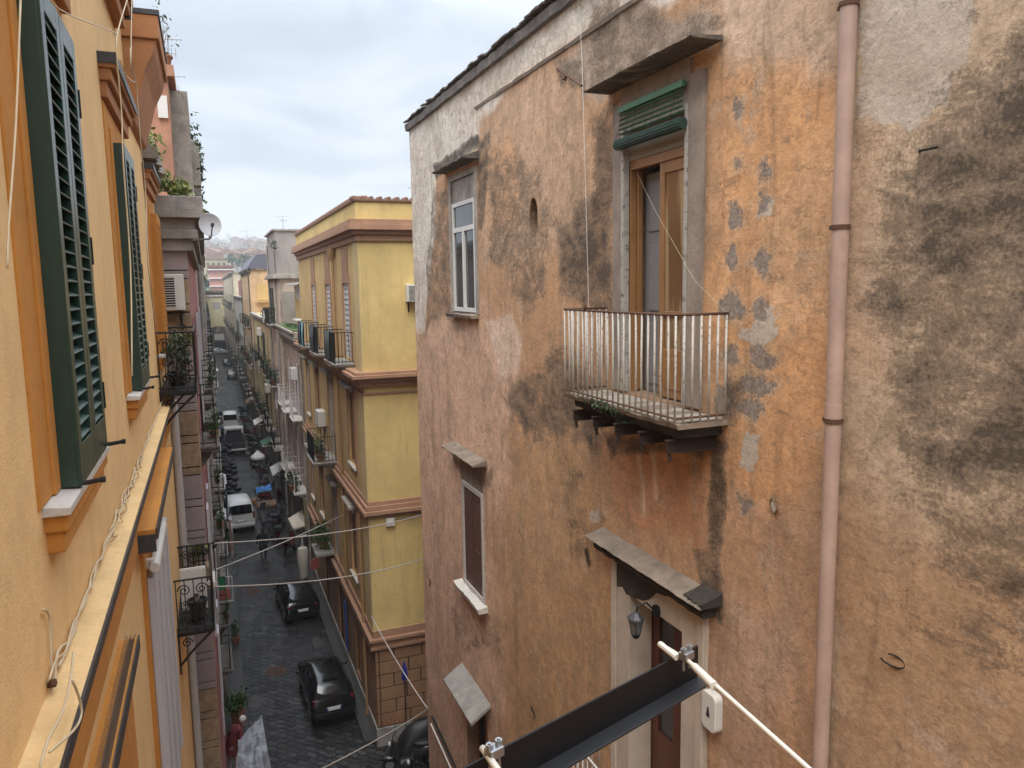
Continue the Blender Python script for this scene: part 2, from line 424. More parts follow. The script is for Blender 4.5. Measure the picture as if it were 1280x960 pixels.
palazzo = thing('old_palazzo', 'tall old palazzo with peeling mould-stained ochre plaster and a white-railed balcony', 'building', (6.5, 8, 0))

def palazzo_wall():
    ops = list(OPS.values())
    ys = np.concatenate([[-6,-3,-.5,1.5], lines(2.4, YC, .055, [q for o in ops for q in o[:2]])])
    zs = np.concatenate([np.arange(0, 3.3, .6), lines(3.45, ZT, .055, [q for o in ops for q in o[2:4]])])
    Y, Z = np.meshgrid(ys, zs, indexing='ij'); P = np.stack([Y.ravel(), Z.ravel()], 1); N = len(P)
    wob = np.stack([vnoise(P[:,0]*1.3, P[:,1]*1.3, 5), vnoise(P[:,0]*1.3+40, P[:,1]*1.3+11, 5)], 1)*.75
    Pw = P+wob; Ps = P+wob*.35
    c = np.tile(np.array([.44,.24,.10]), (N, 1))
    for poly, colr, soft, k in ZONES:
        f = np.clip(sd_poly(Pw if soft > .1 else Ps, poly)/(2*soft)+.5, 0, 1); f = (f*f*(3-2*f)*k)[:,None]
        c = c*(1-f)+np.array(colr)*f
    lum = (c@np.array([.3,.6,.1]))[:,None]; c = np.minimum((lum+(c-lum)*.78)*1.44*np.array([1,.985,1.0]), .78)
    mo = np.full(N, .04)
    for poly, k, soft in MOULD:
        f = np.clip(sd_poly(Pw if soft > .1 else Ps, poly)/(2*soft)+.5, 0, 1); mo = np.maximum(mo, .04+(k-.04)*f)
    # splash and drip under ledges
    def field(polys, P_):
        s = np.full(N, -9.)
        for q in polys: s = np.maximum(s, sd_poly(P_, q))
        return np.clip(.5+s*1.0, 0, 1)
    ce = field([W(*[(cx+rx*math.cos(a)*(1+.25*math.sin(3*a+cx)), cy+ry*math.sin(a)) for a in np.linspace(0, 2*math.pi, 13)[:-1]]) for cx, cy, rx, ry in CEM], P+wob*.22)
    pa = field(PALE, P+wob*.15)
    dx = vnoise(P[:,0]*.8, P[:,1]*.8, 4)*.05
    for o in ops:   # keep the arrises straight
        d = np.maximum(np.maximum(o[0]-P[:,0], P[:,0]-o[1]), np.maximum(o[2]-P[:,1], P[:,1]-o[3])); dx *= np.clip(d/.25, 0, 1)
    V = np.stack([XR+dx, P[:,0], P[:,1]], 1)
    nz = len(zs); yc = (ys[:-1]+ys[1:])/2; zc = (zs[:-1]+zs[1:])/2
    YC_, ZC_ = np.meshgrid(yc, zc, indexing='ij'); keep = np.ones(YC_.shape, bool)
    for o in ops:
        if o is OPS['nic']:
            cy, cz = (o[0]+o[1])/2, (o[2]+o[3])/2
            continue
        keep &= ~((YC_ > o[0]) & (YC_ < o[1]) & (ZC_ > o[2]) & (ZC_ < o[3]))
    cy, cz, ry, rz = nic[1], nic[2]-.02, .15, .30
    keep &= ((YC_-cy)/ry)**2+((ZC_-cz)/rz)**2 > 1
    hole = ((YC_-cy)/ry)**2+((ZC_-cz)/rz)**2 <= 1
    for i, j in zip(*np.nonzero(hole)):       # pull the ragged edge of the cut onto the oval
        for di in (0,1):
            for dj in (0,1):
                q = (i+di)*nz+j+dj; e = math.hypot((V[q,1]-cy)/ry, (V[q,2]-cz)/rz)
                if e > .72: V[q,1] = cy+(V[q,1]-cy)/e; V[q,2] = cz+(V[q,2]-cz)/e
    I, J = np.nonzero(keep); a = I*nz+J
    F = np.stack([a, a+1, a+nz+1, a+nz], 1)     # normal towards -X
    mb = MB(); mb.v = [tuple(q) for q in V]; mb.f = [tuple(q) for q in F.tolist()]; mb.m = [0]*len(F)
    n0 = len(mb.v)
    for k, o in OPS.items():
        if k == 'nic': continue
        d = .42 if k in ('d1', 'd2') else .26
        y0, y1, z0, z1 = o
        mb.quad((XR,y0,z0),(XR+d,y0,z0),(XR+d,y0,z1),(XR,y0,z1)); mb.quad((XR,y1,z1),(XR+d,y1,z1),(XR+d,y1,z0),(XR,y1,z0))
        mb.quad((XR,y0,z1),(XR+d,y0,z1),(XR+d,y1,z1),(XR,y1,z1)); mb.quad((XR,y0,z0),(XR,y1,z0),(XR+d,y1,z0),(XR+d,y0,z0))
    # niche bowl
    rings = 5; base = len(mb.v)
    for i in range(rings+1):
        s = 1-.12*(i/rings)**2
        for k in range(20):
            t = 2*math.pi*k/20; mb.v.append((XR-.004+.3*i/rings, cy+(ry+.03)*s*math.cos(t), cz+(rz+.03)*s*math.sin(t)))
    for i in range(rings):
        for k in range(20):
            q = base+i*20+k; r2 = base+i*20+(k+1) % 20; mb.f.append((q, q+20, r2+20, r2)); mb.m.append(0)
    mb.f.append(tuple(base+rings*20+k for k in range(20))); mb.m.append(0)
    # gable to the alley, back and flat roof
    mb.quad((XR,YC,0),(13,YC,0),(13,YC,ZT),(XR,YC,ZT)); mb.quad((13,-6,0),(13,YC,0),(13,YC,ZT),(13,-6,ZT)); mb.quad((XR,-6,0),(XR,-6,ZT),(13,-6,ZT),(13,-6,0))
    mb.quad((XR,-6,ZT),(XR,YC,ZT),(13,YC,ZT),(13,-6,ZT))
    o = mb.build('wall', m_pal, palazzo); me = o.data; nv = len(me.vertices)
    def padd(arr, fill): return np.concatenate([arr, np.tile(np.array(fill, float), (nv-N, 1)) if arr.ndim == 2 else np.full(nv-N, fill)])
    ca = me.attributes.new('zone', 'FLOAT_COLOR', 'POINT'); cc = padd(c, (.30,.2,.13)); ca.data.foreach_set('color', np.concatenate([cc, np.ones((nv,1))], 1).astype(np.float32).ravel())
    for nm, arr, fl in (('mould', mo, .4), ('cement', ce, 0.), ('pale', pa, 0.)):
        at = me.attributes.new(nm, 'FLOAT', 'POINT'); at.data.foreach_set('value', padd(arr, fl).astype(np.float32))
palazzo_wall()

def rough_slab(mb, x0, x1, y0, y1, zlo, zhi_out, zhi_in, n=14, j=.03, seed=1):
    """broken stone ledge: top falls outward, front edge chipped (x0 outer, x1 at the wall)"""
    r = random.Random(seed); base = len(mb.v)
    for i in range(n+1):
        y = y0+(y1-y0)*i/n; e = r.uniform(-j, j); f = r.uniform(-j, j)*.6; g = r.uniform(-j, j)
        xo = x0+abs(e)*1.4
        mb.v += [(x1, y, zlo), (xo+.02, y, zlo+f*.3), (xo, y, zhi_out+f), ((xo+x1)/2, y, (zhi_out+zhi_in)/2+g), (x1, y, zhi_in+g)]; 
    for i in range(n):
        for k in range(5):
            a = base+i*5+k; b = base+i*5+(k+1) % 5; mb.f.append((a, b, b+5, a+5)); mb.m.append(0)
    mb.f.append(tuple(base+k for k in range(5))[::-1]); mb.m.append(0); e = base+n*5; mb.f.append(tuple(e+k for k in range(5))); mb.m.append(0)

# roof edge: cornice moulding, broken tiles
m_ledge_gr = plaster('grey_roof_edge_stone', (.20,.18,.16), .35, 5, .9, 40, .6, (.06,.055,.05))
m_rooftop = simple('sooty_roof_tile', (.16,.135,.115), .95, var=.45, scale=5, bump=.6, bscale=14, dirt=((.04,.037,.033), .5))
mb = MB(); r = random.Random(4)
rough_slab(mb, XR-.12, XR, 2, YC+.05, ZT-.09, ZT+.04, ZT+.1, 90, .022, 3)
mb.build('cornice', m_ledge_gr, palazzo)
mb = MB()
for i in range(70):
    y = 2+i*.225
    if y > YC: break
    dz = r.uniform(-.015, .012); dx = r.uniform(-.03, .03)
    mb.obox((XR+.03+dx, y, ZT+.13+dz), (.19,0,.04), (0,.110,r.uniform(-.006,.006)), (-.004,0,.011))
mb.build('roof', m_rooftop, palazzo)
# thin string moulding under the roof
mb = MB(); a = pX(595,137,XR); b = pX(795,-3,XR); zz = (a[2]+b[2])/2
rough_slab(mb, XR-.05, XR+.02, 3, a[1], zz-.03, zz+.01, zz+.03, 40, .012, 8)
mb.build('string_course', m_stone, palazzo)

def window_frame(parent, name, X, y0, y1, z0, z1, fm, gm, w=.06, mull=True, transom=None, thick=.05):
    mb = MB(); x0, x1 = X, X+thick
    mb.box(x0,x1,y0,y0+w,z0,z1); mb.box(x0,x1,y1-w,y1,z0,z1); mb.box(x0,x1,y0+w,y1-w,z0,z0+w); mb.box(x0,x1,y0+w,y1-w,z1-w,z1)
    ym = (y0+y1)/2; zt = transom if transom else z1-w
    if mull: mb.box(x0-.008,x1,ym-w*.6,ym+w*.6,z0+w,zt)
    if transom: mb.box(x0-.005,x1-.004,y0+w,y1-w,transom,transom+w*1.1)
    f = mb.build(name, fm, parent, bevel=.004)
    g = MB().quad((X+.03,y0+.02,z0+.02),(X+.03,y0+.02,z1-.02),(X+.03,y1-.02,z1-.02),(X+.03,y1-.02,z0+.02)).build('pane', gm, f)
    return f

m_ledge_br = plaster('brown_grey_stone', (.23,.18,.135), .3, 4, .8, 45, .6, (.06,.05,.042), patch=(.30,.25,.19))
# upper window with white frame
y0,y1,z0,z1 = OPS['w1']
win = window_frame(palazzo, 'window', XR-.012, y0+.02, y1-.02, z0+.02, z1-.42, m_white, m_glass, .08, True, 15.02)
mb = MB().box(XR+.02, XR+.2, y0+.001, y1-.001, z1-.40, z1-.001); mb.build('lintel', m_stone, win)
mb = MB(); rough_slab(mb, XR-.17, XR+.1, y0-.1, y1+.08, z0-.08, z0-.02, z0, 10, .012, 9); mb.build('sill', m_stone_dark, win)
mb = MB(); rough_slab(mb, XR-.30, XR, 12.95, 14.95, 16.2, 16.225, 16.33, 18, .022, 10); mb.build('hood', m_stone_dark, win)
mb = MB(); mb.box(XR-.025,XR+.06,y0-.13,y0-.002,z0,z1); mb.box(XR-.025,XR+.06,y1+.002,y1+.14,z0,z1); mb.box(XR-.025,XR+.03,y0-.13,y1+.14,z1,z1+.1); mb.build('surround', m_stone, win, bevel=.006)
mb = MB(); mb.box(XR+.025,XR+.035, y0+.15, y1-.12, z0+.1, 14.3); mb.build('curtain', simple('pink_brown_curtain', (.33,.22,.19), .9), win)

# lower window, brown shutters
y0,y1,z0,z1 = OPS['w2']
win = window_frame(palazzo, 'window', XR-.02, y0+.02, y1-.02, z0+.02, z1-.42, m_white_old, m_glass, .09, False, None)
mb = MB()
for a, b in ((y0+.15, (y0+y1)/2-.02), ((y0+y1)/2+.02, y1-.15)):
    mb.box(XR+.0, XR+.025, a, b, z0+.12, z1-.55)
    mb.box(XR-.01, XR+.0, a+.07, b-.07, z0+.3, z0+.95); mb.box(XR-.01, XR+.0, a+.07, b-.07, z0+1.1, z1-.7)
mb.build('inner_shutter', simple('dull_brown_shutter', (.095,.045,.028), .6, var=.3), win, bevel=.004)
mb = MB(); rough_slab(mb, XR-.20, XR+.12, y0-.12, y1+.16, z0-.09, z0, z0+.03, 12, .016, 11); mb.build('sill', m_marble, win)
mb = MB(); rough_slab(mb, XR-.30, XR, 12.85, 14.85, 10.76, 10.79, 10.86, 18, .013, 12); mb.build('hood', m_ledge_br, win)
MB().box(XR+.012, XR+.1, y0+.001, y1-.001, z1-.42, z1-.001).build('lintel', m_ledge_br, win)

# lowest window with a sloping slab over it
y0,y1,z0,z1 = OPS['w3']
win = window_frame(palazzo, 'window', XR+.2, y0+.03, y1-.03, z0+.02, z1-.03, m_wood, m_dark, .07, True)
mb = MB(); a = pX(568,835,XR-.42); b = pX(603,898,XR-.42)
mb.prism([(XR-.40, y0-.25, z1+.02),(XR, y0-.25, z1+.30),(XR, y0-.25, z1+.38),(XR-.42, y0-.25, z1+.09)], (0, y1-y0+.5, 0)); mb.build('hood', m_conc, win, bevel=.01)

# balcony door
y0,y1,z0,z1 = OPS['d1']
door = MB()   # outer timber lining
for a, b in ((y0, y0+.07), (y1-.07, y1)): door.box(XR+.04, XR+.12, a, b, z0, z1-.62)
door.box(XR+.04, XR+.12, y0+.07, y1-.07, z1-.72, z1-.62)
door = door.build('door', m_wood, palazzo, bevel=.005)
mb = MB()    # closed leaf on the right
la, lb = y0+.075, y0+.66; XS = XR; XR = XR-.14
mb.box(XR+.2,XR+.25,la,la+.09,z0+.02,z1-.72); mb.box(XR+.2,XR+.25,lb-.09,lb,z0+.02,z1-.72)
mb.box(XR+.2,XR+.25,la+.09,lb-.09,z0+.02,z0+.55); mb.box(XR+.2,XR+.25,la+.09,lb-.09,z1-.84,z1-.72); mb.box(XR+.203,XR+.247,la+.09,lb-.09,z0+.9,z0+.96)
mb.box(XR+.19,XR+.2,la+.13,lb-.13,z0+.12,z0+.45)
lf = mb.build('leaf', m_wood, door, bevel=.005)
t = NT('door_glass_painted_reflection'); gp = t.pos()
gc = t.mix(t.step(t.noise(t.pos((0,3,.25)), 2.3, 4, .5, .6), .42, .58), (.16,.085,.035), (.33,.24,.13)); t.base(gc); t.rough(.1)  # brown and tan reflection streaks painted into the pane colour
MB().quad((XR+.22,la+.07,z0+.5),(XR+.22,la+.07,z1-.8),(XR+.22,lb-.07,z1-.8),(XR+.22,lb-.07,z0+.5)).build('pane', t.mat, door)
XR = XS
mb = MB()    # open leaf swung inwards, grey-painted panel of its shutter
mb.box(XR+.12,XR+.18,y1-.11,y1-.07,z0+.02,z1-.72)
mb.build('open_leaf', m_wood, door, bevel=.005)
mb = MB().box(XR+.24,XR+.27,y0+.5,y1-.075,z0+.01,z1-.76)
for zz0, zz1 in ((.1,.8),(.95,1.7),(1.85,2.4)): mb.box(XR+.225,XR+.24,y0+.72,y1-.17,z0+zz0,z0+zz1)
mb.build('inner_shutter', simple('grey_shutter_paint', (.20,.20,.205), .5), door, bevel=.004)
mb = MB().box(XR+.03, XR+.11, y0+.02, y1-.02, z1-.62, z1-.25); mb.build('transom_panel', simple('grey_board', (.26,.22,.18), .8, var=.3, scale=3), door)
mb = MB()    # dark room behind
mb.quad((XR+1.5,y0-.4,z0),(XR+1.5,y1+.4,z0),(XR+1.5,y1+.4,z1),(XR+1.5,y0-.4,z1)); mb.quad((XR+.42,y0,z0),(XR+1.5,y0-.4,z0),(XR+1.5,y0-.4,z1),(XR+.42,y0,z1)); mb.quad((XR+.42,y1,z0),(XR+1.5,y1+.4,z0),(XR+1.5,y1+.4,z1),(XR+.42,y1,z1))
mb.quad((XR+.3,y0-.4,z0+.004),(XR+1.5,y0-.4,z0+.004),(XR+1.5,y1+.4,z0+.004),(XR+.3,y1+.4,z0+.004)); mb.quad((XR+.3,y0-.4,z1-.004),(XR+1.5,y0-.4,z1-.004),(XR+1.5,y1+.4,z1-.004),(XR+.3,y1+.4,z1-.004))
mb.build('dark_room', simple('dim_room_wall', (.20,.15,.10), .9), door)
mb = MB(); rough_slab(mb, XR-.36, XR, 6.14, 8.28, 16.20, 16.215, 16.245, 22, .012, 13); mb.build('hood', m_stone_dark, door)
mb = MB()    # plaster pilasters and head round the door
mb.box(XR-.035, XR+.05, y0-.24, y0-.003, z0, z1+.02); mb.box(XR-.035, XR+.05, y1+.003, y1+.22, z0, z1+.02); mb.box(XR-.03, XR+.05, y0-.003, y1+.003, z1-.25, z1+.18)
mb.build('surround', plaster('grey_brown_render', (.27,.215,.17), .3, 2.5, .4, 60, .55, (.10,.085,.075)), door, bevel=.006)
mb = MB()    # old peeling timber jambs
mb.box(XR-.05, XR+.03, y0-.001, y0+.05, z0, z1-.25); mb.box(XR-.05, XR+.03, y1-.06, y1+.001, z0, z1-.25); mb.box(XR-.045, XR+.04, y0+.07, y1-.09, z1-.30, z1-.25)
mb.build('jamb', m_wood_grey, door, bevel=.006)
# green slatted roll blind, half rolled up
blind = MB(); zz = z1-.12
for i in range(5):
    z = zz-.052*i; blind.obox((XR-.085, (y0+y1)/2, z), (.003,0,.002), (0,(y1-y0)/2-.03,0), (-.010,0,.008))
blind.box(XR-.10,XR-.055,y0+.02,y1-.02,zz+.03,zz+.09)
bl = blind.build('blind', simple('green_blind_paint', (.07,.19,.10), .5, var=.2), door)
mb = MB(); mb.tube([(XR-.10,y0+.0,zz-.32),(XR-.10,y1-.0,zz-.32)], .055, 12)
for i in range(14):
    a = i*2*math.pi/14; mb.box(XR-.10+.056*math.cos(a)-.005, XR-.10+.056*math.cos(a)+.005, y0+.01, y1-.01, zz-.32+.056*math.sin(a)-.005, zz-.32+.056*math.sin(a)+.005)
mb.build('roll', simple('dark_green_blind', (.02,.055,.04), .55, var=.2), bl)
for f in (.12,.4,.7,.93):
    y = y0+(y1-y0)*f; MB().tube([(XR-.085,y,zz+.12),(XR-.105,y,zz-.1),(XR-.18,y,zz-.3),(XR-.1,y,zz-.385)], .0035, 4).build('cord', m_iron, bl)

m_darkrust = simple('dark_scaling_rust', (.035,.02,.013), .95, var=.5, scale=14, bump=.7, bscale=25)
m_soot_shadow = plaster('soot_and_shadow_black', (.045,.036,.028), .4, 5, .9, 40, .5, (.02,.017,.014))  # soot crust, reused for the shadow painted on the lower door surround
# balcony
bal = MB(); BX, BY0, BY1, BZ = 3.95, 5.95, 8.36, 12.70
rough_slab(bal, BX, XR, BY0, BY1, BZ-.05, BZ, BZ, 26, .016, 15)
bal = bal.build('balcony', m_ledge_br, palazzo)
mb = MB().box(BX+.06,XR-.02,BY0+.06,BY1-.06,BZ,BZ+.006); mb.build('floor_slab', m_stone, bal)
mb = MB(); r = random.Random(5)
rough_slab(mb, BX+.09, XR, BY0+.10, BY1-.12, BZ-.16, BZ-.07, BZ-.055, 30, .035, 16); mb.build('underside', m_soot_shadow, bal)
for y in np.linspace(BY0+.2, BY1-.2, 5):
    mb = MB()
    mb.box(BX+.04, XR, y-.035, y+.035, BZ-.20, BZ-.185); mb.box(BX+.045, XR, y-.008, y+.008, BZ-.30, BZ-.20); mb.box(BX+.06, XR, y-.035, y+.035, BZ-.315, BZ-.30)
    mb.tube([(BX+.08, y, BZ-.3), (BX+.08+r.uniform(-.02,.02), y, BZ-.40)], .02, 5)
    mb.build('bracket', m_darkrust, bal, bevel=.003)
mb = MB(); rx = BX+.02; ya, yb = BY0+.03, BY1-.03; r = random.Random(6)
for y in np.linspace(ya, yb, 21):
    mb.tube([(rx, y, BZ), (rx+r.uniform(-.008,.008), y+r.uniform(-.006,.006), BZ+.5), (rx, y, BZ+1.0)], .0115, 6)
for x in np.linspace(rx, XR-.02, 7)[1:]:
    for y in (ya, yb): mb.tube([(x, y, BZ), (x, y, BZ+1.0)], .0115, 6)
rl = mb.build('railing', m_white_old, bal, smooth=True)
mb = MB(); mb.tube([(XR+.02,ya,BZ+1.01),(rx,ya,BZ+1.01),(rx+.004,(ya+yb)/2,BZ+1.005),(rx,yb,BZ+1.01),(XR+.02,yb,BZ+1.01)], .014, 6)
mb.tube([(XR,ya,BZ+.05),(rx,ya,BZ+.05),(rx,yb,BZ+.05),(XR,yb,BZ+.05)], .011, 6)
mb.tube([(rx,yb-.55,BZ+1.0),(rx-.01,yb-.55,BZ+1.09)], .02, 6)
mb.build('handrail', m_iron_rust, bal, smooth=True)
mb = MB(); leaves(mb, (BX+.02, 7.4, BZ-.02), (.05,.5,.05), 120, .05); leaves(mb, (BX+.1, 7.3, BZ-.12), (.05,.45,.05), 80, .05)
o = mb.build('weeds', m_leafB); tag(o, 'straggly green weeds rooted in the edge of the white-railed balcony', 'weeds')

# door one floor down
y0,y1,z0,z1 = OPS['d2']
m_cream = plaster('cream_stone_surround', (.50,.42,.34), .14, 2.5, .2, 70, .4, (.25,.19,.14))
mb = MB(); mb.box(XR-.05,XR+.27,y0-.36,y0+.05,z0,z1+.42); mb.box(XR-.05,XR+.27,y1-.05,y1+.36,z0,z1+.42); mb.box(XR-.047,XR+.27,y0+.05,y1-.05,z1-.02,z1+.42)
mb.box(XR-.075,XR-.05,y0-.36,y0-.24,z0,z1+.42); mb.box(XR-.075,XR-.05,y1+.24,y1+.36,z0,z1+.42)
d2 = MB()
d2.box(XR+.28,XR+.34,y0+.05,y0+.19,z0,z1-.02); d2.box(XR+.28,XR+.34,y1-.19,y1-.05,z0,z1-.02); d2.box(XR+.28,XR+.34,y0+.19,y1-.19,z1-.14,z1-.02)
ym = (y0+y1)/2; d2.box(XR+.275,XR+.34,ym-.09,ym+.09,z0,z1-.14); d2.box(XR+.28,XR+.33,y0+.19,y1-.19,z0,z0+.8); d2.box(XR+.28,XR+.33,y0+.19,y1-.19,z0+1.35,z0+1.42)
d2 = d2.build('door', m_wood_red, palazzo, bevel=.006)
mb.build('surround', m_cream, d2, bevel=.008)
MB().quad((XR+.31,y0+.1,z0+.1),(XR+.31,y0+.1,z1-.1),(XR+.31,y1-.1,z1-.1),(XR+.31,y1-.1,z0+.1)).build('pane', m_glass, d2)
mb = MB(); rough_slab(mb, XR-.28, XR, 6.0, 8.45, 10.82, 10.838, 10.915, 28, .007, 17); mb.build('hood', m_ledge_br, d2)
mb = MB(); rough_slab(mb, XR-.19, XR, 6.08, 8.38, 10.68, 10.74, 10.80, 20, .02, 18); mb.build('hood_moulding', m_soot_shadow, d2)
mb = MB(); rough_slab(mb, XR-.26, XR+.0, 5.985, 6.30, 10.83, 10.87, 10.955, 12, .02, 19); mb.build('broken_end', m_soot_shadow, d2)
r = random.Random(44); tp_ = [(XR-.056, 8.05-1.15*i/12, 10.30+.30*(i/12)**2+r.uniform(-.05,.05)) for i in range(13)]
MB().prism([(XR-.056, 8.05, 10.69)]+tp_+[(XR-.056, 6.85, 10.69)], (.006,0,0)).build('painted_shadow', m_soot_shadow, d2)  # shadow below the hood, painted as a thin dark plate
# its balcony railing, seen below the clothes bracket
a = pX(714,925,3.95); LZ = a[2]-.95
b2 = MB(); rough_slab(b2, BX, XR, 5.9, 8.6, LZ-.08, LZ, LZ, 20, .012, 20); b2 = b2.build('balcony', m_stone, palazzo)
mb = MB()
for y in np.linspace(5.95, 8.55, 21): mb.tube([(BX+.02,y,LZ),(BX+.02,y,LZ+.95)], .011, 6)
for x in np.linspace(BX+.02, XR, 6)[1:]: mb.tube([(x,8.55,LZ),(x,8.55,LZ+.95)], .011, 6)
mb.tube([(XR,5.95,LZ+.96),(BX+.02,5.95,LZ+.96),(BX+.02,8.55,LZ+.96),(XR,8.55,LZ+.96)], .016, 6); mb.build('railing', m_white_old, b2, smooth=True)

# drainpipe
PY = 4.55; dp = MB(); dp.tube([(XR-.085,PY,0),(XR-.085,PY,ZT-.1)], .062, 20); 
zc1, zc2, zc3 = pX(1060,283,XR-.08)[2], pX(1048,527,XR-.08)[2], pX(1070,2,XR-.08)[2]
dp.tube([(XR-.085,PY,zc2+.02),(XR-.085,PY,zc2+.13)], .067, 20)
dp = dp.build('drainpipe', plaster('pink_beige_pipe', (.44,.30,.24), .14, 2.5, .06, 60, .5, (.27,.17,.11), rough=.55), palazzo, smooth=40)
for z in (zc1, zc2, zc3):
    q = MB().lathe((XR-.085,PY,z), [(.064,-.016),(.071,-.016),(.071,.016),(.064,.016)], 20)
    q.box(XR-.095,XR-.075,PY+.06,PY+.105,z-.015,z+.015).box(XR-.06,XR+.02,PY-.01,PY+.01,z-.012,z+.012); q.build('pipe_clamp', m_iron_rust, dp)

# small ironwork, holes and sockets on the wall
mb = MB()
a, b = pX(690,84,XR), pX(727,107,XR-.35); mb.tube([a+np.array([.05,0,0]), (a+b)/2+np.array([0,0,.01]), b], .016, 6); 
mb.tube([(a+b)/2, (a+b)/2+np.array([-.02,0,-.05])], .03, 6)
o = mb.build('iron_rod', m_iron_rust); tag(o, 'rusty iron rod sticking out of the wall left of the balcony door hood', 'iron rod')
mb = MB(); c = pX(1163,187,XR); mb.tube([c+np.array([.02,.10,0]), c+np.array([-.03,.06,0]), c+np.array([-.03,-.08,.0])], .009, 5)
o = mb.build('iron_hook', m_iron); tag(o, 'short black iron hook in a chipped hole near the top right of the mouldy wall', 'hook')
mb = MB(); c = pX(1118,826,XR); mb.tube([c+np.array([-.05+.06*math.sin(t*.5), .085*math.cos(t), -.045*math.sin(t)]) for t in np.linspace(.2, 5.2, 20)], .007, 6)
o = mb.build('iron_ring', m_iron); tag(o, 'open iron ring on the wall right of the drainpipe, low down', 'ring')
m_hole = plaster('broken_plaster_edge', (.17,.10,.05), .3, 6, .6)
for px, py, rr, nm, lb in ((735,695,.09,'wall_hole','dark ragged socket in the ochre wall left of the lower door hood'), (667,889,.08,'wall_hole','dark ragged socket in the ochre wall above the black clothes bracket'), (538,728,.07,'wall_hole','small broken hole near the street corner of the ochre palazzo'), (968,632,.05,'plaster_lump','chipped pale plaster lump on the wall left of the drainpipe, below the balcony')):
    c = pX(px, py, XR); mb = MB(); r = random.Random(px); n = 11; ri = []
    for k, (q, x) in enumerate(((1.1,.022),(1.02,.012),(.9,.008),(.8,.022))):
        for i in range(n):
            t = 2*math.pi*i/n; s = rr*q*(1+.28*math.sin(2*t+px)+r.uniform(-.12,.12)); mb.v.append((XR-.03+x, c[1]+.75*s*math.cos(t), c[2]+1.25*s*math.sin(t)))
    for k in range(3):
        for i in range(n): mb.f.append((k*n+i, k*n+(i+1) % n, (k+1)*n+(i+1) % n, (k+1)*n+i)); mb.m.append(0)
    mb.f.append(tuple(3*n+i for i in range(n))); mb.m.append(1)
    o = mb.build(nm, [m_hole, m_dark if nm == 'wall_hole' else m_marble], palazzo)
# hanging wire down the wall beside the balcony
mb = MB(); mb.tube([pX(722,-5,XR-.04), pX(727,60,XR-.04), pX(731,200,XR-.05), pX(736,385,XR-.04), pX(737,470,XR-.04)], .0042, 5)
o = mb.build('wall_cable', m_plastic_w); tag(o, 'thin pale cable hanging straight down the wall left of the balcony door', 'cable')
mb = MB(); mb.tube([pX(794,212,XR+.1), pX(820,265,XR-.05), pX(868,350,XR-.12), pX(905,388,XR-.08)], .002, 5)
o = mb.build('balcony_wire', m_cream); tag(o, 'slack thin wire running from the balcony door frame down to the railing', 'wire')

# wall lantern
c = pX(822,763,XR-.05); lan = thing('wall_lantern', 'small black wall lantern with glass shade beside the red-brown lower door', 'lantern', tuple(c))
mb = MB().lathe((XR-.06,c[1],c[2]), [(.0,-.02),(.07,-.02),(.06,.02),(.0,.03)], 12, axis='x')
mb.tube([(XR-.08,c[1],c[2]),(XR-.18,c[1]+.03,c[2]+.10),(XR-.28,c[1]+.05,c[2]+.07),(XR-.30,c[1]+.05,c[2]-.02)], .012, 6); mb.build('bracket', m_iron, lan, smooth=40)
e = (XR-.30, c[1]+.05, c[2]-.06)
mb = MB().lathe(e, [(.0,.07),(.03,.06),(.095,.0),(.10,-.02),(.0,-.02)], 8); mb.build('cap', simple('grey_lantern_cap', (.06,.06,.062), .45, .3), lan)
mb = MB().lathe(e, [(.0,-.02),(.085,-.02),(.05,-.19),(.0,-.19)], 6); mb.build('lamp_shade', simple('lantern_glass', (.12,.12,.115), .12), lan)
mb = MB()
for k in range(6):
    t = math.pi*k/3; mb.tube([(e[0]+.087*math.cos(t),e[1]+.087*math.sin(t),e[2]-.02),(e[0]+.052*math.cos(t),e[1]+.052*math.sin(t),e[2]-.19)], .006, 4)
mb.lathe((e[0],e[1],e[2]-.2), [(.0,0),(.055,0),(.03,-.04),(.0,-.05)], 6); mb.build('cage', m_iron, lan)
# alarm box with the dark pointed mark
c = pX(887,889,XR-.08); mb = MB(); rr = .06; hw, hh = .115, .20; pts = []
for cx_, cz_, a0 in ((1,1,0),(-1,1,90),(-1,-1,180),(1,-1,270)):
    for k in range(5): t = R(a0+k*22.5); pts.append((XR-.10, c[1]+cx_*(hw-rr)+rr*math.cos(t), c[2]+cz_*(hh-rr)+rr*math.sin(t)))
mb.prism(pts, (.1,0,0)); al = mb.build('alarm_box', m_plastic_w, bevel=.012); tag(al, 'rounded white alarm box with a small black triangular mark beside the lower door', 'alarm box')
mb = MB().prism([(XR-.104,c[1]-.028,c[2]-.05),(XR-.104,c[1]+.028,c[2]-.05),(XR-.104,c[1]+.008,c[2]+.05),(XR-.104,c[1]-.008,c[2]+.05)], (.008,0,0)); mb.box(XR-.106,XR-.1,c[1]-.01,c[1]+.01,c[2]-.03,c[2]-.012)
mb.build('mark', m_plastic_dk, al)
# cable clipped diagonally to the corner of the palazzo
P_ = [pX(540,895,XR-.03), pX(556,930,XR-.03), pX(575,972,XR-.03), pX(600,1030,XR-.03)]
mb = MB().tube(P_, .03, 6); o = mb.build('service_pipe', m_iron); tag(o, 'dark service pipe running diagonally down the palazzo wall near the alley corner', 'pipe')
mb = MB().tube([p+np.array([-.05,-.06,-.16]) for p in P_], .02, 6); o = mb.build('service_cable', m_plastic_w); tag(o, 'pale cable running beside the dark service pipe on the palazzo corner', 'cable')
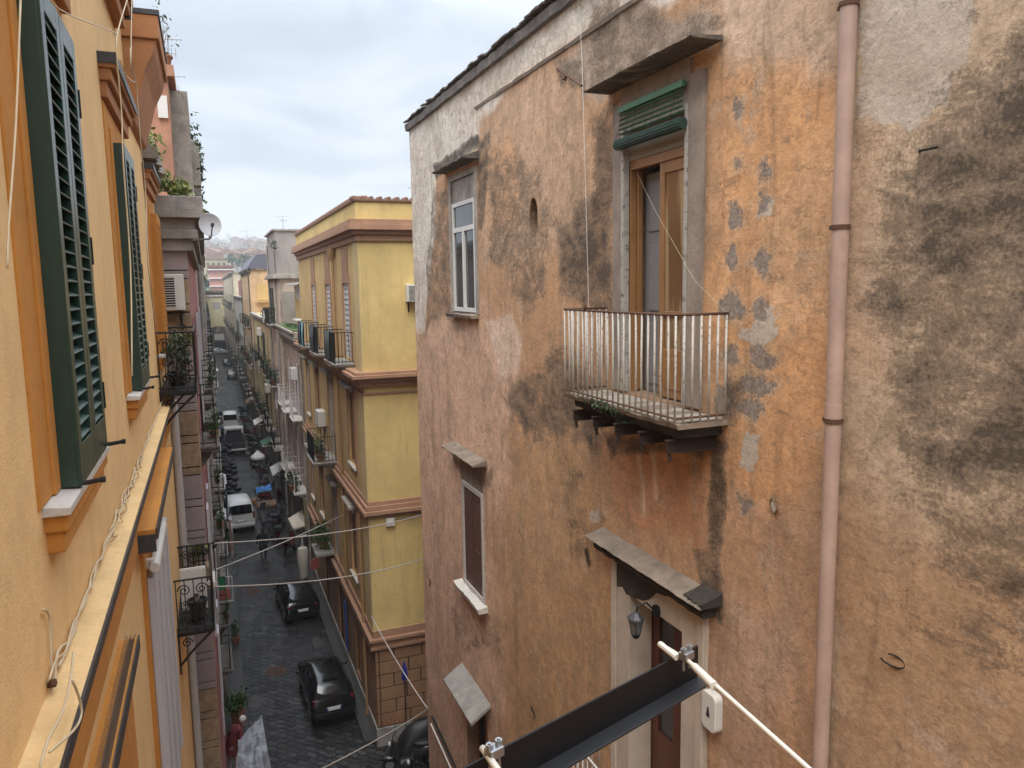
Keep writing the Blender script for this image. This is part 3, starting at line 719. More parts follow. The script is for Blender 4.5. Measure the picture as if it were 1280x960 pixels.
# ================================================================ generic street-building pieces
def balcony(parent, s, X, y0, y1, z, depth, rail, slab, h=.95, step=.13, r=.009, bracket=True, fancy=False):
    xo = X+s*depth; mb = MB(); mb.box(X, xo, y0, y1, z-.09, z); mb.box(X, xo+s*.03, y0-.03, y1+.03, z-.035, z-.004)
    b = mb.build('balcony', slab, parent)
    mb = MB(); xr = xo-s*.03
    for y in np.linspace(y0+.03, y1-.03, max(3, int((y1-y0)/step))): mb.tube([(xr,y,z),(xr,y,z+h)], r, 4, caps=False)
    for x in np.linspace(X+s*.05, xr, max(2, int(depth/step)))[:-1]:
        for y in (y0+.03, y1-.03): mb.tube([(x,y,z),(x,y,z+h)], r, 4, caps=False)
    for zz in (z+.06, z+h): mb.tube([(X,y0+.03,zz),(xr,y0+.03,zz),(xr,y1-.03,zz),(X,y1-.03,zz)], r*1.5, 4)
    mb.build('railing', rail, b)
    if bracket:
        for y in (y0+.2, y1-.2): MB().prism([(X,y-.04,z-.09),(xo-s*.08,y-.04,z-.09),(X+s*depth*.5,y-.04,z-.22),(X,y-.04,z-.42)], (0,.08,0)).build('bracket', slab, b)
    return b
def win_x(parent, s, X, y0, y1, z0, z1, fm, gm=None, shut=None, rec=.14, open_shut=False, hood=None, sill=None, kind='window', hw=.18):
    """window or door of a facade in the plane X facing s*x"""
    xi = X-s*rec; mb = MB(); w = .07; ym = (y0+y1)/2
    mb.box(xi, xi-s*.05, y0, y0+w, z0, z1); mb.box(xi, xi-s*.05, y1-w, y1, z0, z1); mb.box(xi, xi-s*.05, y0+w, y1-w, z1-w, z1); mb.box(xi, xi-s*.05, y0+w, y1-w, z0, z0+w)
    mb.box(xi+s*.004, xi-s*.05, ym-.05, ym+.05, z0+w, z1-w)
    f = mb.build(kind, fm, parent)
    xg = xi-s*.03; MB().quad((xg,y0,z0),(xg,y1,z0),(xg,y1,z1),(xg,y0,z1)).build('pane', gm or m_glass, f)
    if shut:
        hw_ = (y1-y0)/2
        for k in (0, 1):
            mb = MB(); 
            if open_shut:
                a, b = (y0-hw_-.02, y0-.02) if k == 0 else (y1+.02, y1+hw_+.02); xs = X+s*.03
            else:
                a, b = (y0+.01, ym-.005) if k == 0 else (ym+.005, y1-.01); xs = X-s*.06
            mb.box(xs, xs+s*.035, a, a+.06, z0, z1); mb.box(xs, xs+s*.035, b-.06, b, z0, z1); mb.box(xs, xs+s*.035, a+.06, b-.06, z1-.08, z1); mb.box(xs, xs+s*.035, a+.06, b-.06, z0, z0+.1)
            n = int((z1-z0)/.16)
            for i in range(n): zz = z0+.12+(z1-z0-.22)*i/max(1, n-1); mb.quad((xs+s*.03,a+.06,zz-.05),(xs+s*.03,b-.06,zz-.05),(xs+s*.004,b-.06,zz+.06),(xs+s*.004,a+.06,zz+.06))
            mb.build('shutter', shut, f)
    if hood: 
        q = MB(); q.box(X, X+s*hw, y0-.22, y1+.22, z1+.16, z1+.26); q.box(X, X+s*hw*.6, y0-.16, y1+.16, z1+.06, z1+.16); q.build('hood', hood, f, bevel=.01)
    if sill: MB().box(X-s*rec, X+s*.09, y0-.1, y1+.1, z0-.07, z0-.002).build('sill', sill, f)
    return f

def street_building(name, label, s, X, y0, y1, h, mat, rows, bays, fm, shut=None, depth=9, corn=None, hood=None, sill=None, base=None, rail=None, slab=None, balc=(), roof=None, group=None, openp=.4, bd=.55, wid=1.0, pier=None):
    """rows: (z0,z1) of the openings per storey; bays: Y of the openings"""
    b = thing(name, label, 'building', (X-s*depth/2, (y0+y1)/2, 0), group)
    ops = []
    for (a, c) in rows:
        for y in bays: ops.append((y-wid/2-y0, y+wid/2-y0, a, c))
    mb = MB(); wall_faces(mb, (X,y0,0), (0,1,0), (s,0,0), y1-y0, h, ops, .16)
    xb = X-s*depth
    mb.quad((X,y0,0),(xb,y0,0),(xb,y0,h),(X,y0,h)); mb.quad((X,y1,0),(X,y1,h),(xb,y1,h),(xb,y1,0)); mb.quad((xb,y0,0),(xb,y1,0),(xb,y1,h),(xb,y0,h)); mb.quad((X,y0,h),(xb,y0,h),(xb,y1,h),(X,y1,h))
    mb.build('wall', mat, b)
    if pier is None:
        for y in (y0+.45, y1-.5): MB().tube([(X+s*.09,y,.3),(X+s*.09,y,h-.55)], .055, 7).build('drainpipe', corn or m_conc, b)
    if corn:
        mb = MB(); 
        for k, (o, za, zb) in enumerate(((.30,-.12,.05),(.2,-.28,-.12),(.08,-.5,-.28))): mb.box(X-s*.1, X+s*o, y0-.001*k-(o*.6), y1+.001*k, h+za, h+zb)
        mb.box(xb, X+s*.1, y0-.18, y0-.0, h-.12, h+.05)
        mb.build('cornice', corn, b, bevel=.012)
    if base: MB().box(X-s*.1, X+s*.035, y0-.03, y1-.002, 0, 3.1).build('shopfront_base', base, b)
    for i, (a, c) in enumerate(rows):
        for j, y in enumerate(bays):
            door = i in balc or a < .5
            win_x(b, s, X, y-wid/2, y+wid/2, a, c, fm, None if a > .5 else m_dark, shut if (rng.random() < .8 and a > .5) else None, open_shut=rng.random() < openp, hood=hood if a > .5 else None, sill=sill if not door else None, kind='door' if door else 'window')
            if i in balc: balcony(b, s, X, y-wid/2-.35, y+wid/2+.35, a, bd*rng.uniform(.85,1.15), rail or m_iron, slab or m_conc, step=.14 if y0 < 60 else .25, r=.009 if y0 < 60 else .014)
    if roof:
        mb = MB(); mb.add([(X+s*.3,y0-.2,h+.06),(X+s*.3,y1+.1,h+.06),(X-s*3.5,y1+.1,h+1.0),(X-s*3.5,y0-.2,h+1.0)], [(0,1,2,3)]); mb.add([(X-s*3.5,y0-.2,h+1.0),(X-s*3.5,y1+.1,h+1.0),(X-s*9.2,y1+.1,h+.1),(X-s*9.2,y0-.2,h+.1)], [(0,1,2,3)]); mb.build('roof', roof, b)
    return b

def ac_unit(c, facing, label, w=.78, h=.55, d=.28, group=None):
    """outdoor unit; facing 'y' (towards -Y), '+x' or '-x'; c = centre of its back at bottom"""
    rz = {'y': 0, '+x': R(90), '-x': R(-90)}[facing]
    o = thing('air_conditioner', label, 'air conditioner', c, group, rz)
    mb = MB().box(-w/2, w/2, -d, 0, 0, h); mb.build('casing', m_plastic_w, o, bevel=.015, local=True)
    mb = MB().box(-w*.44, w*.26, -d-.004, -d, h*.08, h*.92); g = mb.build('grille_recess', m_dark, o, local=True)
    mb = MB()
    for i in range(13): z = h*(.1+.8*i/12); mb.box(-w*.43, w*.25, -d-.014, -d-.006, z-.006, z+.006)
    for x in (-w*.43, -w*.09, w*.25): mb.box(x-.008, x+.008, -d-.018, -d-.012, h*.08, h*.92)
    mb.build('grille', m_plastic_w, g, local=True)
    for x in (-w*.35, w*.35): MB().box(x-.02, x+.02, -d, 0, -.03, -.002).box(x-.02, x+.02, -.02, -.002, -.3, -.03).build('bracket', m_iron, o, local=True)
    return o

def pot_plant(c, label, r=(.25,.25,.3), n=160, leaf=.09, lm=None, pot=.16, name='potted_plant', cat='plant', droop=0, group=None, ph=None, pm=None):
    o = thing(name, label, cat, tuple(c), group); ph = ph or pot*1.5
    MB().lathe((0,0,0), [(pot*.7,0),(pot*.95,ph*.85),(pot*1.08,ph*.86),(pot*1.08,ph),(pot*.9,ph),(pot*.88,ph*.9),(0,ph*.9)], 12).build('pot', pm or m_terra, o, local=True, smooth=30)
    mb = MB(); leaves(mb, (0,0,ph+r[2]*.9), r, n, leaf, droop=droop); mb.build('foliage', lm or m_leafA, o, local=True)
    mb = MB()
    for i in range(6):
        t = i*1.05; mb.tube([(0,0,ph*.85),(r[0]*.3*math.cos(t),r[1]*.3*math.sin(t),ph+r[2]*.6),(r[0]*.6*math.cos(t),r[1]*.6*math.sin(t),ph+r[2]*1.2)], [.012,.008,.003], 4)
    mb.build('stems', m_wood_grey, o, local=True); return o

# ================================================================ the near left building (orange-yellow)
XL, YE = -.65, 13.2
m_own = plaster('yellow_ochre_render', (.80,.525,.235), .10, .9, .42, 85, .28, (.50,.30,.12))
m_trim = plaster('deep_orange_trim', (.53,.225,.04), .12, 2.0, .22, 60, .22, (.33,.14,.035))
m_soffit = plaster('brown_orange_soffit', (.40,.18,.075), .14, 2.0, .25, 50, .3, (.2,.09,.04))
m_ledge = plaster('pale_ledge_render', (.72,.49,.23), .12, 3, .3, 70, .2, (.4,.27,.14))
m_green = simple('dark_green_shutter_paint', (.013,.045,.03), .32, var=.3, scale=14, spec=.6, dirt=((.035,.06,.045), .60))
own = thing('apartment_building', 'near yellow-ochre apartment building with orange window surrounds and dark green shutters', 'building', (-4, 4, 0))
mb = MB()
mb.box(-9, XL, -6, 9.2, 0, 17.6); mb.box(-9, XL, 9.2, 11.0, 0, 16.85); mb.box(-9, XL, 11.0, YE, 0, 15.72)
mb.build('wall', m_own, own)
mb = MB(); mb.box(XL-.02, XL+.14, -6, 8.55, 16.62, 16.72); mb.box(XL-.02, XL+.09, -6, 8.5, 16.48, 16.62); mb.box(XL-.02,XL+.17,-6,8.6,16.72,17.1); mb.build('cornice', m_soffit, own, bevel=.01)
mb = MB(); mb.box(XL-.02, XL+.185, -6, 8.62, 17.1, 17.14); mb.box(XL-.02, XL+.155,8.555,8.6,16.6,16.66); mb.build('cornice_flashing', m_metal_dk, own)
mb = MB(); mb.box(XL-.02, XL+.36, 9.2, 11.05, 16.62, 16.86); mb.prism([(XL-.02,9.23,15.75),(XL+.06,9.23,15.8),(XL+.20,9.23,16.3),(XL+.30,9.23,16.50),(XL+.33,9.23,16.62),(XL-.02,9.23,16.62)], (0,1.8,0))
mb.build('eaves', m_soffit, own, bevel=.012)
mb = MB(); mb.box(XL-.04, XL+.375, 9.19, 11.06, 16.86, 16.91); mb.build('eaves_flashing', m_metal_dk, own)
# string course with its dark drip edge, orange frieze under it
mb = MB(); n = 60; base = 0
mb.prism([(XL-.01,-6,12.40),(XL+.09,-6,12.40),(XL+.115,-6,12.44),(XL+.115,-6,12.475),(XL-.01,-6,12.50)], (0,YE+6,0)); mb.build('string_course', m_ledge, own)
mb = MB().box(XL+.116, XL+.128, -6, YE-.01, 12.428, 12.478); mb.build('drip_edge', m_metal_dk, own)
mb = MB().box(XL-.01, XL+.035, -6, YE-.01, 11.98, 12.398); mb.box(XL-.01, XL+.065, -6, YE-.01, 12.3, 12.399); mb.build('frieze', m_trim, own)

def own_window(y0, y1, z0, z1, hood=True, m_green=m_green):
    xf = XL+.105
    f = MB()     # shutter box frame standing proud of the wall
    f.box(XL+.0, xf-.012, y0, y0+.05, z0, z1); f.box(XL, xf-.012, y1-.05, y1, z0, z1); f.box(XL, xf-.012, y0+.05, y1-.05, z1-.05, z1); f.box(XL, xf-.02, y0+.05, y1-.05, z0, z0+.03)
    f = f.build('window', m_green, own, bevel=.004)
    MB().box(XL+.004, XL+.03, y0+.05, y1-.05, z0+.03, z1-.05).build('dark_room', m_dark, f)
    ym = (y0+y1)/2
    for a, b in ((y0+.004, ym-.004), (ym+.004, y1-.004)):
        mb = MB(); x0, x1 = xf-.04, xf
        mb.box(x0,x1,a,a+.085,z0,z1); mb.box(x0,x1,b-.085,b,z0,z1); mb.box(x0,x1,a+.085,b-.085,z1-.11,z1); mb.box(x0,x1,a+.085,b-.085,z0,z0+.17)
        n = int((z1-z0-.28)/.062)
        for i in range(n):
            z = z0+.2+(z1-z0-.34)*i/(n-1); mb.obox((xf-.022,(a+b)/2,z), (.021,0,-.011), (0,(b-a)/2-.085,0), (.002,0,.0035))
        mb.build('shutter', m_green, f, bevel=.003)
    for y in (y0+.02, y1-.0): mb = MB(); mb.tube([(xf-.03,y,z0+.01),(xf+.02,y-.005,z0+.012),(xf+.075,y-.01,z0+.02)], [.013,.011,.010], 7); mb.tube([(xf+.07,y-.01,z0+.02),(xf+.088,y-.012,z0+.02)], .014, 7); mb.build('shutter_stay', m_iron, f)
    for zz in (z0+.28, (z0+z1)/2, z1-.3): MB().box(xf-.03, xf+.006, y1-.002, y1+.014, zz-.07, zz+.07).build('hinge', m_iron, f)
    mb = MB()    # two-step surround
    for (w0, w1, t) in ((.10,.36,.012),(0,.12,.026)):
        mb.box(XL-.01, XL+t, y0-w1, y0-w0-.001, z0-.0, z1+w1*.7); mb.box(XL-.01, XL+t, y1+w0+.001, y1+w1*.75, z0, z1+w1*.7); mb.box(XL-.01, XL+t-.002, y0-w0-.001, y1+w0+.001, z1+w0+.003, z1+w1*.7)
    mb.build('surround', m_trim, f, bevel=.006)
    mb = MB(); mb.prism([(XL-.01,y0-.30,z0-.045),(XL+.10,y0-.30,z0-.045),(XL+.10,y0-.30,z0-.012),(XL-.01,y0-.30,z0-.002)], (0,y1-y0+.44,0)); mb.build('sill', m_marble, f, bevel=.004)
    mb = MB(); mb.box(XL-.01,XL+.085,y0-.27,y1+.12,z0-.12,z0-.046); mb.box(XL-.01,XL+.065,y0-.25,y1+.10,z0-.21,z0-.12); mb.build('sill_moulding', m_trim, f, bevel=.012)
    if hood:
        zh = z1+.34
        mb = MB(); mb.box(XL-.01,XL+.12,y0-.42,y1+.50,zh+.14,zh+.22); mb.box(XL-.01,XL+.085,y0-.40,y1+.48,zh+.05,zh+.14); mb.box(XL-.01,XL+.05,y0-.38,y1+.46,zh-.07,zh+.05)
        hd = mb.build('hood', m_soffit, f, bevel=.01)
        mb = MB(); mb.box(XL-.005,XL+.132,y0-.432,y1+.512,zh+.222,zh+.25); mb.box(XL+.121,XL+.133,y0-.43,y1+.51,zh+.17,zh+.222); mb.box(XL-.004,XL+.121,y0-.434,y0-.422,zh+.17,zh+.222); mb.build('hood_flashing', m_metal_dk, hd)
own_window(3.69, 4.62, 13.17, 15.26)
own_window(7.15, 8.08, 13.17, 15.20)
own_window(11.35, 12.25, 13.17, 15.02, True, m_trim)

# lower storey: hood with bird spikes, pale folded shutters, second hood
hd = MB(); hd.box(XL-.01,XL+.075,3.35,5.2,11.62,11.73); hd.box(XL-.01,XL+.11,3.3,5.25,11.73,11.80); hd = hd.build('hood', m_trim, own, bevel=.008)
mb = MB().box(XL+.111,XL+.119,3.3,5.26,11.72,11.812); mb.build('hood_flashing', m_metal_dk, hd)
mb = MB(); mb.box(XL+.06, XL+.095, 3.35, 5.2, 11.802, 11.812)
for i in range(94):
    y = 3.36+i*.0195
    for dx in (-.03, .0, .03): mb.tube([(XL+.078,y,11.81),(XL+.078+dx,y+rng.uniform(-.006,.006),11.86)], .0016, 3, caps=False)
mb.build('bird_spikes', simple('spike_strip', (.20,.15,.11), .5, .3), hd)
mb = MB(); mb.box(XL-.01,XL+.03,3.0,3.35,8.9,11.62); mb.box(XL-.01,XL+.03,5.05,5.45,8.9,11.62); mb.box(XL-.01,XL+.028,3.35,5.05,8.9,11.6); mb.build('surround', m_trim, own)
hd = MB(); hd.box(XL-.01,XL+.13,6.55,9.9,11.93,12.04); hd.box(XL-.01,XL+.17,6.5,9.95,12.04,12.14); hd = hd.build('hood', m_trim, own, bevel=.008)
mb = MB().box(XL-.0,XL+.165,6.487,6.499,11.96,12.10); mb.box(XL+.171,XL+.182,6.49,9.95,12.06,12.15); mb.build('hood_flashing', m_metal_dk, hd)
m_greyp = simple('pale_grey_shutter_paint', (.50,.49,.50), .45, var=.06, dirt=((.36,.34,.32), .66))
f = MB().box(XL-.01,XL+.03,6.9,9.4,8.9,11.9).build('door', m_trim, own)
for i, (a, b) in enumerate(((7.05,7.66),(7.68,8.29),(8.31,9.0))):
    mb = MB(); mb.box(XL+.03,XL+.085,a,b,8.9,11.55); mb.box(XL+.085,XL+.10,a,a+.09,8.9,11.55); mb.box(XL+.085,XL+.10,b-.09,b,8.9,11.55); mb.box(XL+.085,XL+.10,a+.09,b-.09,11.4,11.55); mb.build('shutter', m_greyp, f, bevel=.006)
mb = MB().tube([(XL+.10,7.0,11.66),(XL+.10,8.3,11.66)], .042, 14); mb.box(XL,XL+.1,7.1,7.16,11.62,11.70).box(XL,XL+.1,8.2,8.26,11.62,11.70)
o = mb.build('awning_cassette', m_plastic_w, smooth=40); tag(o, 'white rolled awning cassette above the pale grey shutters of the yellow building', 'awning')
mb = MB().tube([(XL+.07,YE-.12,2),(XL+.07,YE-.12,12.3)], .06, 12); mb.build('drainpipe', simple('pale_grey_pipe', (.45,.44,.43), .5), own, smooth=40)
for z in (10.8, 8.6): pass

# weedy broken parapet at its far end
mb = MB(); rough_slab(mb, XL+.10, XL-1.2, 11.1, YE, 15.70, 15.86, 16.35, 16, .06, 31); mb.build('parapet', m_stone, own)
mb = MB(); leaves(mb, (XL-.1,12.0,16.15), (.25,.9,.18), 220, .10); leaves(mb, (XL+.05,12.7,15.95), (.12,.4,.15), 120, .09)
o = mb.build('weeds', m_leafC); tag(o, 'dry weeds growing on the broken parapet beyond the brown eaves', 'weeds')

# two iron balconies at the far end of the building
def scroll(mb, c, r, turns=1.6, flip=1, n=22, w=.008):
    pts = []
    for i in range(n+1):
        t = i/n; a = 2*math.pi*turns*t; q = r*(1-.82*t); pts.append((c[0]+flip*q*math.cos(a), c[1], c[2]+q*math.sin(a)))
    mb.tube(pts, w, 4)
def iron_balcony(z, y0, y1, h, w):
    x0, x1 = XL, XL+w
    b = MB(); b.box(x0,x1,y0,y1,z-.06,z); b.box(x0,x1+.02,y0-.02,y1+.02,z-.03,z-.002); b = b.build('balcony', m_iron, own)
    mb = MB()
    for y in (y0, y1):
        mb.tube([(x0,y,z+h),(x1,y,z+h)], .014, 6); mb.tube([(x0,y,z+.05),(x1,y,z+.05)], .012, 6)
        for x in np.linspace(x0+.02, x1, 5): mb.tube([(x,y,z),(x,y,z+h)], .008, 5)
        for k in range(2):
            cx = x0+w*(.27+.46*k); scroll(mb, (cx,y,z+.16), .085, flip=1-2*k); scroll(mb, (cx,y,z+h-.15), .085, flip=2*k-1); scroll(mb, (cx,y,z+h*.5), .07, flip=1-2*k)
    mb.tube([(x1,y0,z+h),(x1,y1,z+h)], .014, 6); mb.tube([(x1,y0,z+.05),(x1,y1,z+.05)], .012, 6)
    for y in np.linspace(y0, y1, 15): mb.tube([(x1,y,z),(x1,y,z+h)], .008, 5)
    mb.build('railing', m_iron, b)
    mb = MB()
    for y in (y0+.05, y1-.05):
        pts = [(x0+.01,y,z-.5)]+[(x0+.02+w*.9*math.sin(t), y, z-.07-.42*(1-t/1.571)**2*1.0) for t in np.linspace(.25, 1.5, 8)]
        mb.tube(pts, .016, 6); mb.tube([(x0+.01,y,z-.62),(x0+.01,y,z-.06)], .014, 5); scroll(mb, (x0+.12,y,z-.18), .07)
    mb.build('bracket', m_iron, b); return b
iron_balcony(12.68, 11.0, 12.5, .78, .45)
iron_balcony(9.35, 11.0, 12.5, .74, .47)
pot_plant((XL+.22,11.5,12.69), 'bushy dark potted plant behind the scrolled iron railing of the upper left balcony', (.17,.3,.3), 260, .08, m_leafB, .13, pm=m_iron)
pot_plant((XL+.28,11.9,12.95), 'bright green plant rising above the rail of the upper left iron balcony', (.16,.25,.22), 160, .09, m_leafC, .10, pm=m_iron)
pot_plant((XL+.27,11.35,9.36), 'dark bucket-like pot standing on the lower left iron balcony', (.1,.1,.06), 20, .06, m_leafB, .13, ph=.30, pm=m_plastic_dk)
mb = MB().box(XL+.05,XL+.40,11.72,11.75,9.37,10.0); 
for i in range(3): mb.box(XL+.05+.12*i,XL+.15+.12*i,11.705,11.72,9.39,9.98)
o = mb.build('balcony_screen', m_white); tag(o, 'white slatted screen inside the lower left iron balcony', 'screen')

m_cab = simple('cream_cable', (.60,.48,.31), .55, var=.12)
# cables stapled along the string course and hanging down the front
def cable(pts, r, label, mat=None, name='cable', cat='cable', sub=3):
    P = [Vector(p) for p in pts]; out = []
    for i in range(len(P)-1):
        p0, p1, p2, p3 = P[max(i-1,0)], P[i], P[i+1], P[min(i+2,len(P)-1)]
        for k in range(sub):
            t = k/sub; out.append(.5*((2*p1)+(-p0+p2)*t+(2*p0-5*p1+4*p2-p3)*t*t+(-p0+3*p1-3*p2+p3)*t**3))
    out.append(P[-1]); mb = MB().tube(out, r, 5); o = mb.build(name, mat or m_cab, smooth=True); return tag(o, label, cat)
r_ = random.Random(12)
def run(y0, y1, n, dz, j, xo=.012):
    return [(XL+xo+r_.uniform(0,j*.6), y0+(y1-y0)*i/n, dz+r_.uniform(-j,j)) for i in range(n+1)]
cable(run(3.35, 12.8, 40, 12.525, .014), .0075, 'thickest cream cable lying on the string course of the yellow building')
cable(run(3.15, 12.0, 52, 12.545, .03), .005, 'thin wavy cream cable tangled along the top of the string course')
cable(run(4.2, 7.6, 26, 12.545, .04, .02), .0045, 'loosely knotted cream cable in the middle of the string course')
cable([(XL+.035+.02*math.sin(i*1.7)+r_.uniform(-.008,.008), 5.0+.09*i, 12.52+.018*math.sin(i*2.3)+r_.uniform(-.006,.012)) for i in range(26)], .0022, 'dry brown twig tangled among the cables on the string course', simple('dry_twig', (.20,.12,.05), .9), 'dry_twig', 'twig', 3)
cable([pX(160,760,XL+.012)]+[pX(x,y,XL+.012) for x,y in ((185,790),(195,830),(200,870),(196,905),(180,935),(160,958))][:0]+[pX(54,762,XL+.012),pX(62,800,XL+.012),pX(66,850,XL+.012),pX(58,905,XL+.012),pX(48,962,XL+.012)], .006, 'cream cable hanging in a loop below the junction on the yellow wall') if 0 else None
cable([pX(x,y,XL+.014) for x,y in ((95,785),(88,800),(72,815),(68,860),(64,900),(54,965))], .0065, 'cream cable dropping from the string course to the bottom of the frame')
cable([pX(x,y,XL+.012) for x,y in ((54,762),(62,772),(64,830),(66,852),(60,905),(50,965))], .005, 'thinner cream cable starting at a small hole in the yellow wall')
cable([pX(x,y,XL+.10) for x,y in ((92,815),(88,850),(78,890),(60,925),(50,960))], .005, 'cream cable sagging over the front of the string course')
cable([pX(x,y,XL+.13) for x,y in ((90,850),(98,870),(102,890),(96,908),(80,925),(62,940))], .005, 'cream cable loop hanging below the drip edge at lower left')
# cords hanging in front of the wall from above
cable([pX(x,y,XL+.16) for x,y in ((26,-10),(20,150),(11,280),(9,335))], .0035, 'pale cord hanging beside the nearest green shutter')
for i, (pts, lb) in enumerate(((((162,-10),(147,40),(146,70),(152,140),(154,200),(163,330),(165,470)), 'outer pale cord looping past the second window hood'),
     (((165,-10),(164,70),(170,105),(176,180),(182,240),(185,330),(196,420)), 'pale cord running from the eaves down to the third window'),
     (((163,60),(164,85),(169,103),(158,95),(150,75)), 'short pale cord tied in a knot under the brown eaves'),
     (((62,0),(90,20),(148,42)), 'thin wire stretched from the near cornice towards the eaves'))):
    cable([pX(x,y,XL+.20) for x,y in pts], .005 if i < 3 else .003, lb, m_cab, 'cord', 'cord')
mb = MB().tube([pX(60,857,XL+.0), pX(68,853,XL+.03)], .012, 6); mb.box(*[v for a in zip(pX(66,854,XL+.02)-.012, pX(66,854,XL+.02)+.012) for v in a]); o = mb.build('cable_clip', m_iron_rust); tag(o, 'small rusty clip holding the cables at lower left', 'clip')

# ================================================================ left row beyond
m_mauve = plaster('mauve_render', (.30,.245,.235), .14, 1.5, .3, 60, .35, (.14,.11,.10))
m_brick = plaster('rough_tan_stone', (.34,.24,.15), .35, 5, .9, 30, .4, (.16,.11,.07))
m_redp = plaster('faded_red_render', (.33,.13,.115), .25, 1.5, .3, 50, .5, (.42,.32,.28))
X1 = -.24
L1 = thing('corner_building', 'mauve corner building with grooved blocks and a weedy grey cornice on the left', 'building', (-3, 20, 0))
mb = MB(); yf = 13.32
z = 0.; r = random.Random(3); edges = []
while z < 14.55:
    for hh in (.40, .13): edges.append((z+.018, min(z+hh, 14.6))); z += hh
for a, b in edges:
    tan = (13.25 < a < 13.85) or (10.95 < a < 11.75) or (a < 7.2)
    mb.box(-2.5, X1, yf, yf+.3, a, b, 1 if tan else 0)
mb.box(-2.5, X1-.02, yf+.03, yf+.4, 0, 14.7, 2)
mb.build('rusticated_wall', [m_mauve, m_brick, m_dark], L1, bevel=.008)
ops = [(y-13.7-.5, y-13.7+.5, a, b) for y in (15.5,18.4,21.3,24.2) for a, b in ((.1,2.6),(4.1,6.5),(7.7,10.1),(11.2,13.5))]
mb = MB(); wall_faces(mb, (X1-.02,13.7,0), (0,1,0), (1,0,0), 12.3, 15.2, ops, .2); mb.box(-8, X1-.3, 13.72, 26, 0, 15.2); mb.build('wall', m_redp, L1)
for i, y in enumerate((15.5,18.4,21.3,24.2)):
    for j, (a, b) in enumerate(((.1,2.6),(4.1,6.5),(7.7,10.1),(11.2,13.5))):
        win_x(L1, 1, X1-.02, y-.5, y+.5, a, b, m_white, m_dark if j == 0 else None, m_greyp if j else None, open_shut=(i+j) % 2 == 0, kind='door' if j < 2 else 'window')
        if j == 3 or (j in (1,2) and i > 1): balcony(L1, 1, X1-.02, y-.8, y+.8, a, .30, m_iron, m_stone_dark, step=.12)
mb = MB(); 
for o_, za, zb in ((.10,14.62,14.80),(.18,14.8,14.95),(.14,14.95,15.12),(.28,15.12,15.45)): mb.box(-3, X1+o_, yf-o_*.8, 26, za-.0, zb)
mb.build('cornice', plaster('grey_stone_cornice', (.26,.235,.21), .3, 3, .6, 40, .6, (.08,.075,.06)), L1, bevel=.012)
mb = MB(); leaves(mb, (-.38,13.3,15.62), (.3,.25,.20), 520, .09); leaves(mb, (-.1,16,15.4), (.2,2,.12), 180, .11)
o = mb.build('weeds', m_leafC); tag(o, 'tuft of wild grass and weeds on the grey cornice of the mauve building', 'weeds')
mb = MB(); mb.box(-6, -.42, 16.2, 27, 15.3, 18.1); mb.box(-6,-.3,16.1,27.1,17.95,18.15)
mb.build('attic', plaster('terracotta_attic_render', (.38,.19,.12), .25, 1.5, .4, 40, .5, (.16,.10,.08)), L1)
mb = MB(); mb.box(-.42,-.1,17.0,26.8,15.3,17.9,0)
for i in range(5): mb.box(-.12,.05,17.8+i*1.9,18.3+i*1.9,16.2,17.1,0)
mb.build('attic_window', m_stone, L1)
mb = MB().box(-.62,-.45,16.14,16.19,17.2,17.6); mb.build('attic_vent', m_white, L1)
mb = MB(); leaves(mb, (-.05,20,17.2), (.16,3,.6), 500, .13, droop=.3); o = mb.build('creeper', m_leafB); tag(o, 'straggling creeper and hanging plants along the attic terrace on the left', 'creeper')
pot_plant((-.5,16.6,18.16), 'spindly rooftop plant on the terracotta attic at the left', (.25,.4,.5), 90, .09, m_leafB, .18)
# television aerials on the attic
def aerial(c, label, h=1.6, n=6, w=.6, group=None):
    o = thing('television_aerial', label, 'aerial', tuple(c), group)
    MB().tube([(0,0,0),(0,0,h)], .018, 5).build('mast', m_zinc, o, local=True)
    mb = MB(); mb.tube([(-w*.7,0,h*.93),(w*.7,0,h*.97)], .01, 4)
    for i in range(n): x = -w*.65+1.3*w*i/(n-1); l = w*(.5-.03*i); mb.tube([(x,-l*.4,h*.95),(x,l*.4,h*.95)], .007, 4); 
    mb.tube([(-w*.3,0,h*.7),(w*.4,0,h*.7)], .01, 4)
    for i in range(4): mb.tube([(-w*.25+i*w*.2,0,h*.6),(-w*.25+i*w*.2,0,h*.8)], .007, 4)
    mb.build('elements', m_zinc, o, local=True); return o
aerial((-.42,18.2,18.15), 'tangle of television aerials on the terracotta attic roof', 1.1, 7, .4)
aerial((-.5,22,18.15), 'second aerial farther back on the terracotta attic roof', 1.3, 6, .5)
# satellite dish
d0 = pY(262,282,12.85); dish = thing('satellite_dish', 'round pale grey satellite dish on a bracket sticking out against the sky', 'satellite dish', tuple(d0-np.array([.25,0,.2])))
n_ = np.array([.18,-.95,.22]); n_ /= np.linalg.norm(n_); a_ = np.cross(n_, [0,0,1]); a_ /= np.linalg.norm(a_); b_ = np.cross(a_, n_)
mb = MB(); rings = 6; N_ = 28; rr = .165
for side in (0, .012):
    for i in range(rings+1):
        q = i/rings
        for k in range(N_):
            t = 2*math.pi*k/N_; p = d0+(a_*math.cos(t)+b_*math.sin(t)*1.08)*rr*q+n_*(.05*q*q-side); mb.v.append(tuple(p))
for s0 in (0, (rings+1)*N_):
    for i in range(rings):
        for k in range(N_): a = s0+i*N_+k; b = s0+i*N_+(k+1) % N_; mb.f.append((a,b,b+N_,a+N_)); mb.m.append(0)
mb.build('reflector', simple('pale_grey_dish', (.36,.36,.37), .55), dish, smooth=True)
